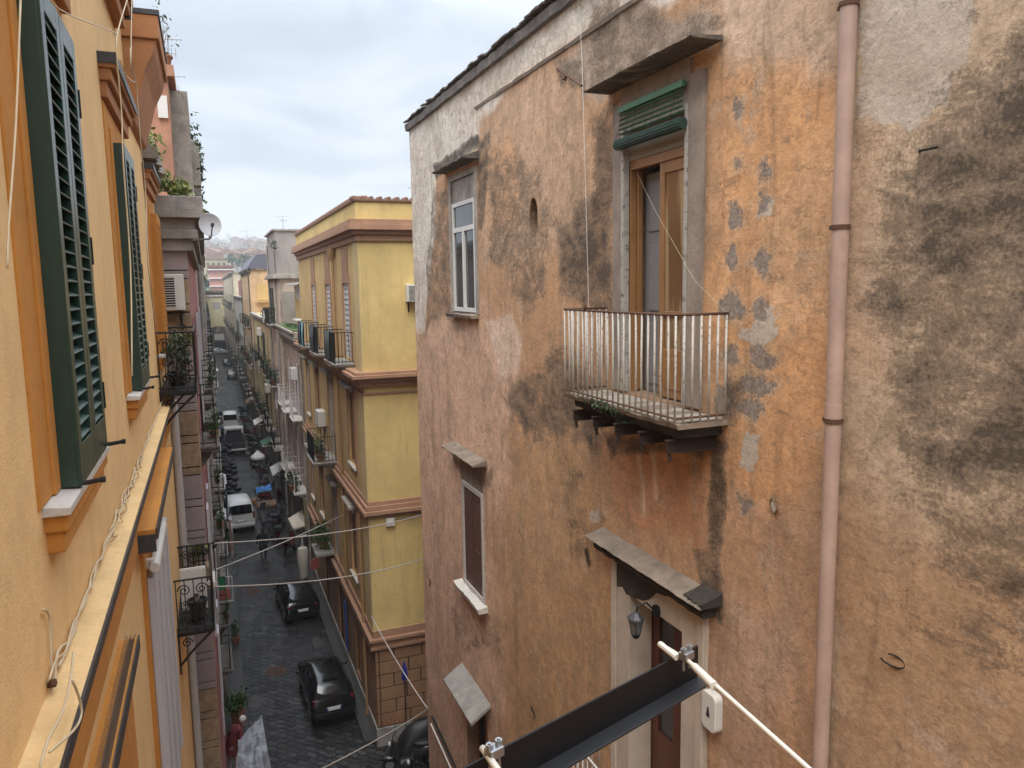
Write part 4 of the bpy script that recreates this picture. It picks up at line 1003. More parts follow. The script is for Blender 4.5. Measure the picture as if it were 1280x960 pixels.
mb = MB(); mb.tube([d0-b_*.2-n_*.0, d0-b_*.06+n_*.2], .01, 5); mb.obox(d0-b_*.05+n_*.2, a_*.02, n_*.035, b_*.02); mb.build('feed_arm', m_plastic_dk, dish)
mb = MB(); mb.tube([d0-n_*.01, d0-n_*.08-b_*.02, d0-n_*.1-b_*.18+a_*.0, np.array([X1+.1, 13.2, d0[2]-.2])], .015, 6); mb.build('bracket', m_zinc, dish)
ac_unit((-.56, yf, pY(205,388,yf)[2]), 'y', 'white air conditioner with barred grille on the mauve wall above the iron balcony', .5, .56, .27)
# planter on the side of the mauve building
pz = pY(245,722,13.1)[2]
tr = thing('planter', 'stone trough of yellow-green plants on a ledge between the two left iron balconies', 'planter', (-.38, 13.05, pz))
MB().box(-.2,.2,-.16,.16,0,.22).build('trough', m_brick, tr, local=True, bevel=.01)
mb = MB(); leaves(mb, (0,0,.42), (.17,.15,.17), 200, .08); mb.build('foliage', m_leafC, tr, local=True)
lb_ = MB().box(-.62,-.12,12.8,13.3,pz-.08,pz-.002); lb_.build('ledge', m_marble, L1)
mb = MB()
for x in np.linspace(-.60,-.13,7): mb.tube([(x,12.82,pz),(x,12.82,pz+.62)], .008, 4)
mb.tube([(-.62,12.82,pz+.63),(-.12,12.82,pz+.63),(-.12,13.3,pz+.63)], .013, 5); scroll(mb, (-.45,12.82,pz+.5), .07); scroll(mb, (-.27,12.82,pz+.5), .07, flip=-1); mb.build('ledge_railing', m_iron, L1)

for args in (
 ('row_building', 'pale pinkish house with grey shutters next after the mauve building on the left', -.26, 26, 44, 15.6, (.42,.31,.26), m_white, m_greyp, (28.2,31.5,35,38.5,42)),
 ('row_building', 'narrow dusty-red house midway along the left side of the street', -.22, 44, 66, 15.9, (.36,.15,.12), m_white, m_green, (46.5,50.5,54.5,58.5,62.5)),
 ('row_building', 'cream house with dark shutters in the farther left row', -.26, 66, 98, 15.2, (.46,.39,.28), m_wood, m_wood_grey, (69,74,79,84,89,94)),
 ('row_building', 'grey-green house near the far left end of the street', -.22, 98, 140, 15.8, (.30,.30,.24), m_white, m_green, (102,109,116,123,130,137)),
 ('row_building', 'last pale house on the left before the cream end building', -.24, 140, 186, 15.0, (.45,.37,.29), m_white, m_wood_grey, (145,154,163,172,181))):
    nm, lb, X, a, b, h, c, fm, sh, bays = args
    street_building(nm, lb, 1, X, a, b, h, plaster('render_'+lb.split()[1]+'_'+str(a), c, .25, 1.0, .3, 40, .55, mul(c,.35)), [(.1,2.6),(3.9,6.3),(7.3,9.7),(10.8,13.2)], bays, fm, sh, corn=m_stone, balc=(1,2,3), slab=m_conc, bd=.42, base=m_stone_dark, wid=1.1)
# ================================================================ the yellow corner building (right, past the alley)
XY, YY = 4.1, 22.1
m_yside = plaster('bright_yellow_render', (.62,.455,.18), .16, .7, .3, 50, .7, (.34,.25,.11))
m_yfront = plaster('ochre_yellow_render', (.54,.36,.15), .14, .8, .25, 60, .5, (.30,.19,.08))
m_pinkbr = plaster('pink_brown_moulding', (.36,.20,.12), .18, 2, .25, 60, .4, (.16,.09,.06))
m_rust = plaster('brown_rusticated_render', (.30,.165,.085), .16, 2, .3, 60, .4, (.13,.08,.05))
yel = thing('corner_building', 'bright yellow corner building with pink-brown cornices past the alley', 'building', (8, 30, 0))
y1e = 37.4
wins = [(24.5,8.35,10.75,1.15),(28.9,7.75,10.75,1.15),(32.6,8.35,10.75,1.15),(35.7,8.35,10.75,1.0),(25.0,4.45,6.75,1.1),(28.9,3.75,6.6,1.1),(32.6,4.45,6.75,1.1),(35.7,4.45,6.6,1.0),
        (24.5,11.8,14.15,1.1),(28.3,11.8,14.15,1.1),(32.3,11.8,14.15,1.1),(25.2,.75,2.4,.9),(28.6,.1,2.7,1.5),(32.4,.1,2.7,1.6),(35.6,.1,2.6,1.1)]
mb = MB(); wall_faces(mb, (XY,YY,3.5), (0,1,0), (-1,0,0), y1e-YY, 12.4, [(y-w/2-YY,y+w/2-YY,a-3.5,b-3.5) for y,a,b,w in wins if a > 3], .16)
mb.quad((XY,y1e,3.5),(14,y1e,3.5),(14,y1e,15.9),(XY,y1e,15.9)); mb.build('wall', m_yfront, yel)
mb = MB(); mb.quad((XY,YY,3.5),(14,YY,3.5),(14,YY,15.9),(XY,YY,15.9)); mb.build('side_wall', m_yside, yel)
mb = MB(); wall_faces(mb, (XY,YY,0), (0,1,0), (-1,0,0), y1e-YY, 3.5, [(y-w/2-YY,y+w/2-YY,a,b) for y,a,b,w in wins if a < 3], .2); mb.quad((XY,y1e,0),(14,y1e,0),(14,y1e,3.5),(XY,y1e,3.5)); mb.build('ground_floor_wall', m_rust, yel)
mb = MB()   # rusticated side face: raised blocks on a darker bed
mb.quad((XY,YY-.002,0),(14,YY-.002,0),(14,YY-.002,3.5),(XY,YY-.002,3.5), 1)
r = random.Random(2)
for i, z in enumerate(np.arange(.62, 3.1, .42)):
    x = XY+.12
    while x < 12:
        w = .62 if (i % 2 == 0 or x > XY+.2) else .34
        w = w*r.uniform(1.3,1.5); mb.box(x, x+w-.035, YY-.045, YY-.002, z, z+.385); x += w
    mb.box(XY+.0, XY+.085, YY-.045, YY-.002, z, z+.385)
mb.build('rusticated_wall', [m_rust, simple('dark_groove_mortar', (.07,.045,.03), .9)], yel, bevel=.008)
mb = MB().box(XY-.05, 12, YY-.09, YY-.046, 0, .60); mb.box(XY-.05, XY-.001, YY-.046, y1e-.02, 0, .6); mb.build('plinth', m_conc, yel, bevel=.01)
def band(o, z0, z1, m, name, steps):
    mb = MB()
    for k, (p, a, b) in enumerate(steps): mb.box(XY-o*p, 14, YY-o*p, y1e+.01-.002*k, a, b); 
    return mb.build(name, m, yel, bevel=.012)
def ring(m, name, steps):
    """moulding that wraps the two visible faces: (projection, z0, z1)"""
    mb = MB()
    for p, a, b in steps: mb.box(XY-p, XY+.05, YY-p, y1e, a, b); mb.box(XY+.05, 14, YY-p, YY+.05, a, b)
    return mb.build(name, m, yel, bevel=.01)
ring(m_yside, 'parapet', [(.06,15.92,16.42)])
ring(m_tile, 'coping', [(.12,16.42,16.49)])
mb = MB()
for i in range(40): mb.tube([(XY-.1+i*.25, YY-.13, 16.50),(XY-.1+i*.25, YY+.3, 16.53)], .06, 6)
for i in range(60): mb.tube([(XY-.13, YY+i*.25, 16.50),(XY+.3, YY+i*.25, 16.53)], .06, 6)
mb.build('coping_tiles', m_tile, yel)
MB().quad((XY+.05,YY+.05,16.3),(14,YY+.05,16.3),(14,y1e,16.3),(XY+.05,y1e,16.3)).build('roof', m_conc, yel)
ring(m_pinkbr, 'cornice', [(.08,15.32,15.5),(.16,15.5,15.62),(.30,15.62,15.78),(.26,15.78,15.919)])
ring(m_pinkbr, 'middle_cornice', [(.05,10.92,10.98),(.14,11.16,11.3),(.24,11.3,11.42),(.40,11.42,11.52),(.30,11.52,11.60)])
ring(m_pinkbr, 'lower_cornice', [(.10,7.24,7.34),(.20,7.34,7.46),(.12,7.46,7.6),(.05,7.6,7.72)])
ring(m_pinkbr, 'base_cornice', [(.14,3.14,3.24),(.10,3.24,3.4),(.18,3.4,3.5),(.06,3.5,3.72)])
mb = MB()
for z0, z1 in ((3.73,7.235),(7.73,10.915),(11.61,15.315)): mb.box(XY-.035, XY-.002, YY-.0, YY+.9, z0, z1); 
mb.build('corner_pilaster', plaster('pale_ochre_strip', (.56,.42,.20), .1, 1, .2, 60, .3, (.3,.2,.1)), yel)
mb = MB(); mb.box(XY+.3, 14, YY-.008, YY-.002, 7.73, 7.80); mb.build('crack_line', m_pinkbr, yel) if 0 else None
for y,a,b,w in wins:
    top = a > 11; gr = a < 3
    f = win_x(yel, -1, XY, y-w/2, y+w/2, a, b, m_white if (top or y == 28.9) else m_wood, m_dark if gr else m_glass, (m_greyp if top else m_wood_grey) if (not gr and (top or y in (28.9,35.7))) else None, open_shut=False, hood=None if (top or gr) else m_stone, sill=m_marble if (not gr and b-a < 2.6 and not top) else None, rec=.05, kind='door' if (top or b-a > 2.6) else 'window', hw=.26)
    if not gr: 
        q = MB(); e = .16
        q.box(XY-.03,XY+.05,y-w/2-e,y-w/2-.003,a,b+e); q.box(XY-.03,XY+.05,y+w/2+.003,y+w/2+e,a,b+e); q.box(XY-.028,XY+.05,y-w/2-.003,y+w/2+.003,b+.003,b+(1.1 if top else e)); q.build('surround', m_pinkbr, f)
    if top: balcony(yel, -1, XY, y-w/2-.5, y+w/2+.5, 11.72, .62, m_iron, m_conc, step=.1)
balcony(yel, -1, XY, 27.9, 29.9, 7.73, .85, m_iron, m_conc, step=.11)
mb = MB(); mb.tube([(XY-.1,26.4,15.4),(XY-.1,26.4,11.7)], .05, 10); mb.lathe((XY-.12,26.4,15.25), [(.05,-.35),(.14,-.1),(.16,.05),(.0,.05)], 10); mb.tube([(XY-.48,26.4,11.62),(XY-.12,26.4,11.2),(XY-.1,26.4,10.8),(XY-.1,26.4,3.8)], .05, 10)
mb.tube([(XY-.09,23.35,7.1),(XY-.09,23.35,.4)], .045, 8); mb.build('drainpipe', simple('ochre_pipe', (.36,.22,.10), .55), yel, smooth=40)
# cloths over the top balcony rails
for y, c, lb, z0 in ((24.75,(.03,.035,.03),'dark green cloth hung over the nearest top balcony of the yellow building',.85),(28.6,(.025,.03,.035),'black cloth covering the middle top balcony of the yellow building',.9),(32.5,(.02,.022,.024),'black netting over the farthest top balcony of the yellow building',.95),(31.5,(.16,.30,.38),'pale blue towel hanging on the farthest top balcony of the yellow building',.8)):
    mb = MB(); n = 14; w = 1.0 if c[2] < .2 else .35; xq = XY-.64; base = 0
    for i in range(n+1):
        t = i/n; wv = .02*math.sin(t*19+y); 
        mb.v += [(xq-wv, y-w/2+w*t, 11.76+.03*math.sin(t*9)), (xq-.01-wv*.3, y-w/2+w*t, 11.76+z0*.5), (xq+.02, y-w/2+w*t, 11.72+.97), (xq+.06, y-w/2+w*t, 11.72+.8)]
    for i in range(n):
        for k in range(3): a = i*4+k; mb.f.append((a,a+1,a+5,a+4)); mb.m.append(0)
    tag(mb.build('cloth', simple('cloth_'+lb.split()[0]+str(int(y)), c, .9, var=.3), smooth=True), lb, 'cloth')
pot_plant((XY-.55,28.2,7.74), 'leafy plant on the second-floor balcony of the yellow building', (.25,.3,.35), 220, .12, m_leafB, .16, droop=.15)
pot_plant((XY-.55,29.4,7.74), 'pale flowering plant at the far end of the yellow building balcony', (.25,.25,.35), 160, .1, m_leafC, .16)
for y, h in ((27.3,.0),):
    pot_plant((XY-.35,30.3,3.75), 'large palm-like green plant leaning out at first-floor level of the yellow building', (.45,.45,.5), 300, .22, m_leafA, .2, droop=.2)
MB().box(XY-.75,XY,29.5,31.0,3.66,3.745).build('balcony', m_conc, yel)
ac_unit(pY(519,377,YY), 'y', 'white air conditioner high on the yellow side wall next to the ochre palazzo', .6, .5, .28) 
ac_unit((XY,30.9,8.6), '-x', 'white air conditioner between the second-floor windows of the yellow building', .8, .6, .3)
c = pY(487,652,YY); o = MB().box(c[0]-.13,c[0]+.13,YY-.12,YY,c[2]-.12,c[2]+.13).build('junction_box', m_plastic_w, bevel=.02); tag(o, 'small white junction box on the lower yellow side wall', 'junction box')
MB().box(c[0]-.06,c[0]+.06,YY-.135,YY-.12,c[2]-.05,c[2]+.05).build('cover', m_plastic_w, o, bevel=.005)
mb = MB().box(XY-.10,XY-.05,27.0,27.35,.9,2.7); o = mb.build('blue_sign', simple('blue_sign_paint', (.03,.08,.28), .4)); tag(o, 'narrow upright blue sign board by the ground-floor doorway of the yellow building', 'sign')
# faded red scrawl on the rusticated wall
c = pY(494,899,YY); mb = MB(); r = random.Random(9)
for i in range(7):
    x = c[0]-.38+.12*i; pts = [(x+r.uniform(-.05,.05), YY-.048, c[2]+r.uniform(-.14,.14)) for _ in range(4)]; mb.tube(pts, .011, 4)
mb.tube([(c[0]-.05,YY-.048,c[2]+.1),(c[0]-.02,YY-.048,c[2]+.26)], .011, 4)
mb.build('graffiti', simple('faded_red_spray', (.30,.06,.04), .9), yel)

# ================================================================ right row beyond
def rp(nm, c, **k): return plaster(nm, c, k.pop('var', .25), 1.0, .3, 40, k.pop('streak', .5), mul(c, .35), **k)
A = street_building('row_building', 'low dusty pink-brown house with a grassy terrace after the yellow building', -1, 4.12, 37.45, 47, 11.5, rp('dusty_pink_render', (.44,.32,.25)), [(.1,2.7),(3.9,6.4),(7.6,10.2)], (39.3,42.2,45.1), m_white, m_greyp, corn=m_stone, balc=(1,2), rail=m_white, slab=m_marble, base=m_stone_dark, bd=.6)
mb = MB(); mb.box(3.72,4.6,37.5,47,11.55,11.95); mb.box(3.6,3.72,37.4,47,11.9,12.0); mb.build('terrace_parapet', m_stone, A)
q = tag(MB().box(3.75,4.6,38.2,46.5,11.9,12.02).build('turf', simple('terrace_turf', (.07,.11,.03), .9, var=.4, bump=.8), A), None)
mb = MB(); leaves(mb, (4.15,41.5,12.08), (.3,3.2,.06), 500, .12); o = mb.build('grass', m_leafA); tag(o, 'strip of green grass on the terrace beside the yellow building', 'grass')
hut = thing('rooftop_room', 'small yellow rooftop room with blue-framed windows and a white ledge', 'rooftop room', (5.1, 42, 12))
mb = MB(); wall_faces(mb, (4.7,39.5,11.6), (0,1,0), (-1,0,0), 6, 2.6, [(.6,1.6,.9,1.9),(2.2,3.2,.9,1.9)], .12); mb.quad((4.7,39.5,11.6),(7,39.5,11.6),(7,39.5,14.2),(4.7,39.5,14.2)); mb.build('wall', m_yfront, hut)
mb = MB(); mb.box(4.2,7,39.3,45.6,14.2,14.32); mb.box(4.25,4.75,39.4,42.9,12.35,12.42); mb.build('roof_slab', m_white, hut)
for a in (40.1,41.7): win_x(hut, -1, 4.7, a, a+1.0, 12.5, 13.5, simple('pale_blue_frame'+str(a), (.35,.42,.5), .5), m_glass, rec=.08)
dp2 = thing('satellite_dish', 'dull grey satellite dish on the yellow rooftop room', 'satellite dish', tuple(pY(378,372,39.2)))
mb = MB(); N_ = 20
for side in (0,.02):
    for i in range(5):
        for k in range(N_): t = 2*math.pi*k/N_; q = i/4; mb.v.append((.42*q*math.cos(t)*.9, -.3+side+.12*(1-q*q)-.25*q*math.sin(t)*.3, .45*q*math.sin(t)+.3))
for s0 in (0,5*N_):
    for i in range(4):
        for k in range(N_): a=s0+i*N_+k; b=s0+i*N_+(k+1)%N_; mb.f.append((a,b,b+N_,a+N_)); mb.m.append(0)
mb.build('reflector', simple('dull_grey_dish', (.25,.25,.28), .6), dp2, smooth=True, local=True); MB().tube([(0,-.2,.3),(0,0,0),(0,.15,-.3)], .02, 5).build('bracket', m_zinc, dp2, local=True)

B = street_building('row_building', 'tall grey-topped house with a peeling pale pink end wall on the right', -1, 3.92, 47.1, 53, 17.35, rp('peeling_pink_render', (.58,.44,.34), patch=(.30,.27,.22)), [(.1,2.9),(4.3,6.9),(8.2,10.7),(11.9,14.1)], (48.7,51.3), m_white, m_green, corn=None, balc=(1,2,3), slab=m_conc, base=m_stone_dark)
mb = MB(); mb.box(3.9,12,47.06,53.01,14.9,17.36); mb.build('grey_upper_wall', rp('grey_upper_render', (.30,.26,.23), var=.15), B)
mb = MB(); mb.box(3.62,12,46.8,53.05,14.62,14.78); mb.box(3.72,12,46.9,53.04,14.78,14.9); mb.box(3.75,12,46.95,53.05,17.36,17.46); mb.build('cornice', m_stone, B, bevel=.01)
mb = MB(); a_, b_ = pY(355,385,47.0), pY(378,345,47.0); mb.box(a_[0],12,47.03,47.09,10.5,b_[2]-.9); mb.build('render_patch', rp('grey_cement_patch', (.28,.25,.21)), B)
MB().tube([(4.05,47.0,2),(4.05,47.0,14.6)], .06, 8).build('drainpipe', m_stone, B)
B2 = street_building('row_building', 'lower yellowish house squeezed between the grey-topped house and the orange house', -1, 3.98, 53.1, 75, 11.9, rp('worn_yellow_render', (.54,.42,.22)), [(.1,2.9),(4.3,6.9),(8.2,10.7)], (55.5,59,62.5,66,69.5,73), m_white, m_green, corn=m_stone, balc=(1,2), slab=m_conc, base=m_stone_dark)
C_ = street_building('row_building', 'orange house with a dark mansard roof in the right-hand row', -1, 3.82, 75.1, 92, 15.9, rp('peach_orange_render', (.56,.37,.21)), [(.1,2.5),(3.6,5.9),(6.9,9.3),(10.5,12.9)], (77.5,81.5,85.5,89.5), m_wood, m_wood_grey, corn=m_stone_dark, balc=(1,2,3), slab=m_conc, base=m_stone_dark)
mb = MB(); mb.prism([(3.6,75,15.95),(4.5,75,17.2),(8,75,17.4),(9,75,15.95)], (0,17,0)); mb.build('mansard_roof', simple('slate_blue_roof', (.10,.10,.13), .7, var=.3), C_)
mb = MB(); mb.box(4.4,6.3,74.99,75.08,13.0,14.6); mb.box(4.2,6.6,74.6,75.0,12.85,12.95); mb.build('bay', m_yfront, C_); 
MB().box(4.55,5.25,74.94,74.985,9.2,11.6).build('dark_window', m_dark, C_)
D = street_building('row_building', 'pale grey house with planted balconies farther along on the right', -1, 3.85, 92.1, 120, 13.2, rp('pale_grey_render', (.48,.45,.40)), [(.1,2.7),(3.8,6.3),(7.4,9.9)], (95,100,105,110,115), m_white, m_green, corn=m_stone, balc=(1,2), slab=m_conc, base=m_stone_dark, bd=.65, wid=1.2)
E_ = street_building('row_building', 'last cream house on the right before the end of the street', -1, 3.8, 120.1, 186, 16.6, rp('dull_cream_render', (.54,.47,.34)), [(.1,2.7),(3.8,6.3),(7.4,9.9),(11.0,13.4)], (124,132,140,148,156,164,172,180), m_white, m_wood_grey, corn=m_stone, balc=(1,2,3), slab=m_conc, base=m_stone_dark, bd=.65, wid=1.3)
MB().box(4.2,8,100,112,13.2,15.2).build('penthouse', rp('red_penthouse_render', (.34,.12,.10)), D)
aerial(tuple(pY(310,318,82)), 'thin television aerial on the mansard roof of the orange house', 2.4, 7, 1.1)
aerial((7.2,26,16.3), 'low television aerial on the roof of the yellow building', 1.1, 6, .9)
aerial((4.5,48,17.4), 'bent aerial at the edge of the grey-topped house roof', .9, 5, .6)
mb = MB(); leaves(mb, (3.75,46.9,16.6), (.25,.2,.3), 60, .16); o = mb.build('weeds', m_leafB); tag(o, 'dark clump of weeds hanging at the roof edge of the grey-topped house', 'weeds')

# ---- end of the street
Z = lambda x, y, Y: pY(x, y, Y)[2]
YEND = 187.
zt = Z(272, 366, YEND); xa, xb = pY(256, 400, YEND)[0], pY(292, 400, YEND)[0]
end = thing('end_building', 'pale cream-yellow building closing the end of the street above a dark arched gateway', 'building', ((xa+xb)/2, YEND+4, 0))
wx0, wx1 = pY(265.5,380,YEND)[0], pY(275.5,380,YEND)[0]; wz0, wz1 = Z(270,387,YEND), Z(270,378,YEND)
gx = (pY(263,420,YEND)[0], pY(285,420,YEND)[0]); gzt = Z(273, 411, YEND)
mb = MB(); wall_faces(mb, (xa,YEND,0), (1,0,0), (0,-1,0), xb-xa, zt, [(wx0-xa,wx1-xa,wz0,wz1),(gx[0]-xa,gx[1]-xa,0.01,gzt)], .3); mb.box(xa,xb,YEND+.5,YEND+8,0,zt-.1); mb.build('wall', plaster('cream_yellow_render', (.62,.56,.36), .1, .4, .2, 20, .3, (.35,.3,.2)), end)
mb = MB(); mb.box(xa-.4,xb+.4,YEND-.6,YEND+9,zt,zt+.5); mb.box(xa-.2,xb+.2,YEND-.3,YEND,zt-.4,zt); mb.build('cornice', m_stone_dark, end)
mb = MB()
for i in range(12): mb.ell((xa+(xb-xa)*(i+.5)/12, YEND-.2, zt-.7), (.28,.15,.3), 6, 4)
mb.build('festoon', m_white, end)
fr = MB().box(wx0,wx1,YEND+.05,YEND+.15,wz0,wz1).build('window', m_wood_grey, end); mb = MB()
for i in range(8): mb.box(wx0+.05,wx1-.05,YEND+.03,YEND+.05,wz0+(wz1-wz0)*i/8+.03,wz0+(wz1-wz0)*(i+.6)/8)
mb.build('shutter', m_greyp, fr)
g = MB(); n = 12; cx = (gx[0]+gx[1])/2; rw = (gx[1]-gx[0])/2
pts = [(gx[0]-.5,YEND-.3,0),(gx[0]-.5,YEND-.3,gzt-.6)]+[(cx-(rw+.5)*math.cos(t),YEND-.3,gzt-.6+1.2*math.sin(t)) for t in np.linspace(.2,math.pi-.2,9)]+[(gx[1]+.5,YEND-.3,gzt-.6),(gx[1]+.5,YEND-.3,0)]
g.prism(pts, (0,.28,0)); g = g.build('gateway', m_stone_dark, end)
mb = MB()
for x in (-.28,.28): mb.box(cx+rw*x-.55,cx+rw*x+.55,YEND-.36,YEND-.31,gzt*.52,gzt*.78)
mb.build('gate_window', m_white, g)
MB().box(cx-rw*.7,cx+rw*.7,YEND-.34,YEND-.305,.0,gzt*.45).build('gate', m_dark, g)
mb = MB(); leaves(mb, (gx[0]-1.2,YEND-2,3.2), (1.4,1,2.6), 500, .5); leaves(mb, (gx[1]+1.0,YEND-1.5,5.6), (.8,.8,2.4), 260, .45); o = mb.build('foliage', m_leafB); tag(o, 'dark bushes either side of the gateway at the end of the street', 'bushes')
pk = thing('pink_building', 'salmon pink building with rows of windows rising behind the cream end building', 'building', (2, 240, 0))
x0, x1 = pY(262,350,235)[0], pY(292,350,235)[0]; pt = Z(277,334,235); pb = Z(277,372,235)
ops = [((x1-x0)*(i+.25)/6,(x1-x0)*(i+.7)/6,pb+(pt-pb)*a,pb+(pt-pb)*(a+.13)) for i in range(6) for a in (.2,.45,.7)]
mb = MB(); wall_faces(mb, (x0,235,0), (1,0,0), (0,-1,0), x1-x0, pt, ops, .3); mb.box(x0,x1,235.4,245,0,pt-.1); mb.build('wall', plaster('salmon_render', (.50,.20,.15), .2, .3, .2, 20, .3, (.6,.45,.4)), pk)
mb = MB(); 
for a in (.08,.36,.62,.9): mb.box(x0-.2,x1+.2,234.6,235,pb+(pt-pb)*a,pb+(pt-pb)*(a+.04))
mb.build('string_course', m_white, pk)
for a,b,c,d in ops: MB().box(x0+a,x0+b,235.2,235.3,c,d).build('window', m_wood_grey, pk)
MB().box(x0-.4,x1+.4,234.5,246,pt,pt+.6).build('roof', m_tile, pk)

# ---- hillside town
prof = [(200,0.0)]+[(Yq, pY(286, yq, Yq)[2]) for Yq, yq in ((330,352),(420,343),(520,335),(640,327),(780,319),(940,312),(1120,306.5),(1350,304.5))]
mb = MB(); nx = 24
for Yq, zq in prof:
    for i in range(nx+1):
        x = -500+1000*i/nx; mb.v.append((x, Yq, max(0, zq*(1-.15*(abs(x)/500)**2)+(0 if zq == 0 else 3*math.sin(x*.03+Yq)))-.5))
for j in range(len(prof)-1):
    for i in range(nx): a = j*(nx+1)+i; mb.f.append((a,a+1,a+nx+2,a+nx+1)); mb.m.append(0)
hill = mb.build('hill', simple('wooded_hill', (.055,.075,.045), .95, var=.5, scale=.05)); tag(hill, kind='structure')
hc = [((.50,.44,.36),'cream'),((.42,.30,.23),'dusty pink'),((.36,.21,.14),'brick-red'),((.44,.43,.42),'pale grey'),((.46,.38,.22),'ochre')]
hm = [plaster('hill_render_'+n.replace(' ','_').replace('-','_'), c, .2, .2, .1, 10, .3, mul(c,.5)) for c, n in hc]
protos = []
for i, (c, n) in enumerate(hc):
    h = thing('hillside_house', 'distant %s house among the crowded roofs on the far hillside' % n, 'house', (0,0,0), 'houses on the far hillside')
    mb = MB().box(-6,6,-5,5,-8,9); mb.build('wall', hm[i], h, local=True)
    if i in (1,2,4):
        mb = MB(); mb.prism([(-6.6,-5.6,9),(6.6,-5.6,9),(0,-5.6,11.6)], (0,11.2,0)); mb.build('roof', m_tile, h, local=True)
    else:
        mb = MB(); mb.box(-6.3,6.3,-5.3,5.3,9,9.5); mb.box(-1,3,-2,2,9.5,11.6); mb.build('roof', m_stone, h, local=True)
    for zz in (1.2,5.0):
        for xx in (-4,-1.3,1.4,4.1): MB().box(xx-.65,xx+.65,-5.06,-5.0,zz,zz+2.1).build('window', m_dark, h, local=True)
    protos.append(h)
def hz(Yq): return float(np.interp(Yq, [p[0] for p in prof], [p[1] for p in prof]))
r = random.Random(21); used = set(); cnt = 0
spots = []
for Yq in (400,440,480,530,600,700,810,930,1060):
    n = 7 if Yq < 420 else 10
    for i in range(n):
        px = 236+105*(i+r.uniform(.1,.9))/n; x = pY(px, 330, Yq+r.uniform(-20,20))[0]; spots.append((x, Yq+r.uniform(-25,25), r.randrange(5), r.uniform(.7,1.1)))
for x, Yq, k, s in spots:
    if k not in used: h = protos[k]; used.add(k); h.location = (x,Yq,hz(Yq)); h.scale = (s,)*3; h.rotation_euler.z = r.uniform(-.4,.4)
    else: h = clone(protos[k], (x,Yq,hz(Yq)), r.uniform(-.4,.4), scale=s)
pk_ = pY(290,308,1150); sp = thing('pointed_tower', 'pale green pyramid-roofed tower on the skyline of the far hill', 'tower', tuple(pk_-np.array([0,0,6])))
MB().box(-7,7,-7,7,0,7).build('wall', hm[3], sp, local=True)
mb = MB().add([(-8,-8,7),(8,-8,7),(8,8,7),(-8,8,7),(-5.5,0,26)], [(0,1,4),(1,2,4),(2,3,4),(3,0,4),(3,2,1,0)]); mb.build('roof', simple('pale_green_copper', (.28,.33,.27), .7), sp, local=True)
for i in range(16):
    Yq = r.uniform(260,1000); px = 238+100*r.random(); c = pY(px,330,Yq)
    t_ = thing('tree', 'distant dark tree between houses on the far hillside', 'tree', (c[0],Yq,hz(Yq)-.5), 'trees on the far hillside')
    MB().tube([(0,0,0),(.2,0,4),(.1,.2,8)], [.4,.3,.15], 6).build('trunk', m_wood_grey, t_, local=True); mb = MB(); leaves(mb, (0,0,8), (3,3,3.4), 160, 1.5); mb.build('crown', m_leafB, t_, local=True)
# ================================================================ street surface
def basalt():
    t = NT('wet_basalt_paving'); p = t.pos((1,1,1), rot=(0,0,R(45)))
    nz = t.n('ShaderNodeTexNoise'); t.l(p, nz.inputs['Vector']); nz.inputs['Scale'].default_value = 1.1; nz.inputs['Detail'].default_value = 3
    w = t.n('ShaderNodeVectorMath', operation='MULTIPLY_ADD'); t.l(nz.outputs['Color'], w.inputs[0]); w.inputs[1].default_value = (.22,.22,0); t.l(p, w.inputs[2])
    b = t.n('ShaderNodeTexBrick'); t.l(w.outputs[0], b.inputs['Vector']); b.inputs['Scale'].default_value = 1.0
    b.inputs['Brick Width'].default_value = .38; b.inputs['Row Height'].default_value = .22; b.inputs['Mortar Size'].default_value = .022; b.inputs['Mortar Smooth'].default_value = .5; b.inputs['Bias'].default_value = -.1
    b.inputs['Color1'].default_value = (.015,.0143,.014,1); b.inputs['Color2'].default_value = (.056,.053,.052,1); b.inputs['Mortar'].default_value = (.004,.004,.004,1)
    q = t.pos(); n1 = t.noise(q, .35, 7, .62, .5); n2 = t.noise(q, 9, 6, .65); n3 = t.noise(q, 2.2, 6, .65, .8)
    c = t.mix(t.math('MULTIPLY', t.step(n3, .5, .72), .45), b.outputs['Color'], (.018,.016,.015))
    c = t.mix(t.math('MULTIPLY', t.step(n2, .55, .8), .3), c, (.10,.095,.09))
    t.base(c)
    r_ = t.math('ADD', t.math('MULTIPLY', t.step(n1, .35, .65), .26), .13); r_ = t.math('ADD', r_, t.math('MULTIPLY', n2, .2)); t.rough(r_)
    t.bsdf.inputs['Specular IOR Level'].default_value = .5
    h = t.math('ADD', t.math('MULTIPLY', b.outputs['Fac'], -1.0), t.math('MULTIPLY', n2, .35)); h = t.math('ADD', h, t.math('MULTIPLY', n3, 1.6)); t.bump(h, .9, .05)
    return t.mat
g = MB().quad((-900,-300,-.03),(900,-300,-.03),(900,2200,-.03),(-900,2200,-.03)).build('ground', simple('earth_ground', (.06,.055,.045), .95)); tag(g, kind='structure')
g = MB().quad((-.3,-12,0),(4.6,-12,0),(4.6,190,0),(-.3,190,0)); g.quad((4.6,17.6,0),(16,17.6,0),(16,22.2,0),(4.6,22.2,0)); g = g.build('road', basalt()); tag(g, kind='structure')
m_pave = plaster('worn_grey_asphalt', (.052,.049,.046), .3, 1.2, .5, 40, .3, (.03,.028,.026), rough=.55)
g = MB().box(-.6,.42,-10,60,.004,.03).build('pavement', m_pave, bevel=.006); tag(g, kind='structure')
g = MB().box(3.72,4.13,22.3,100,.004,.12).build('pavement', m_pave, bevel=.012); tag(g, kind='structure')

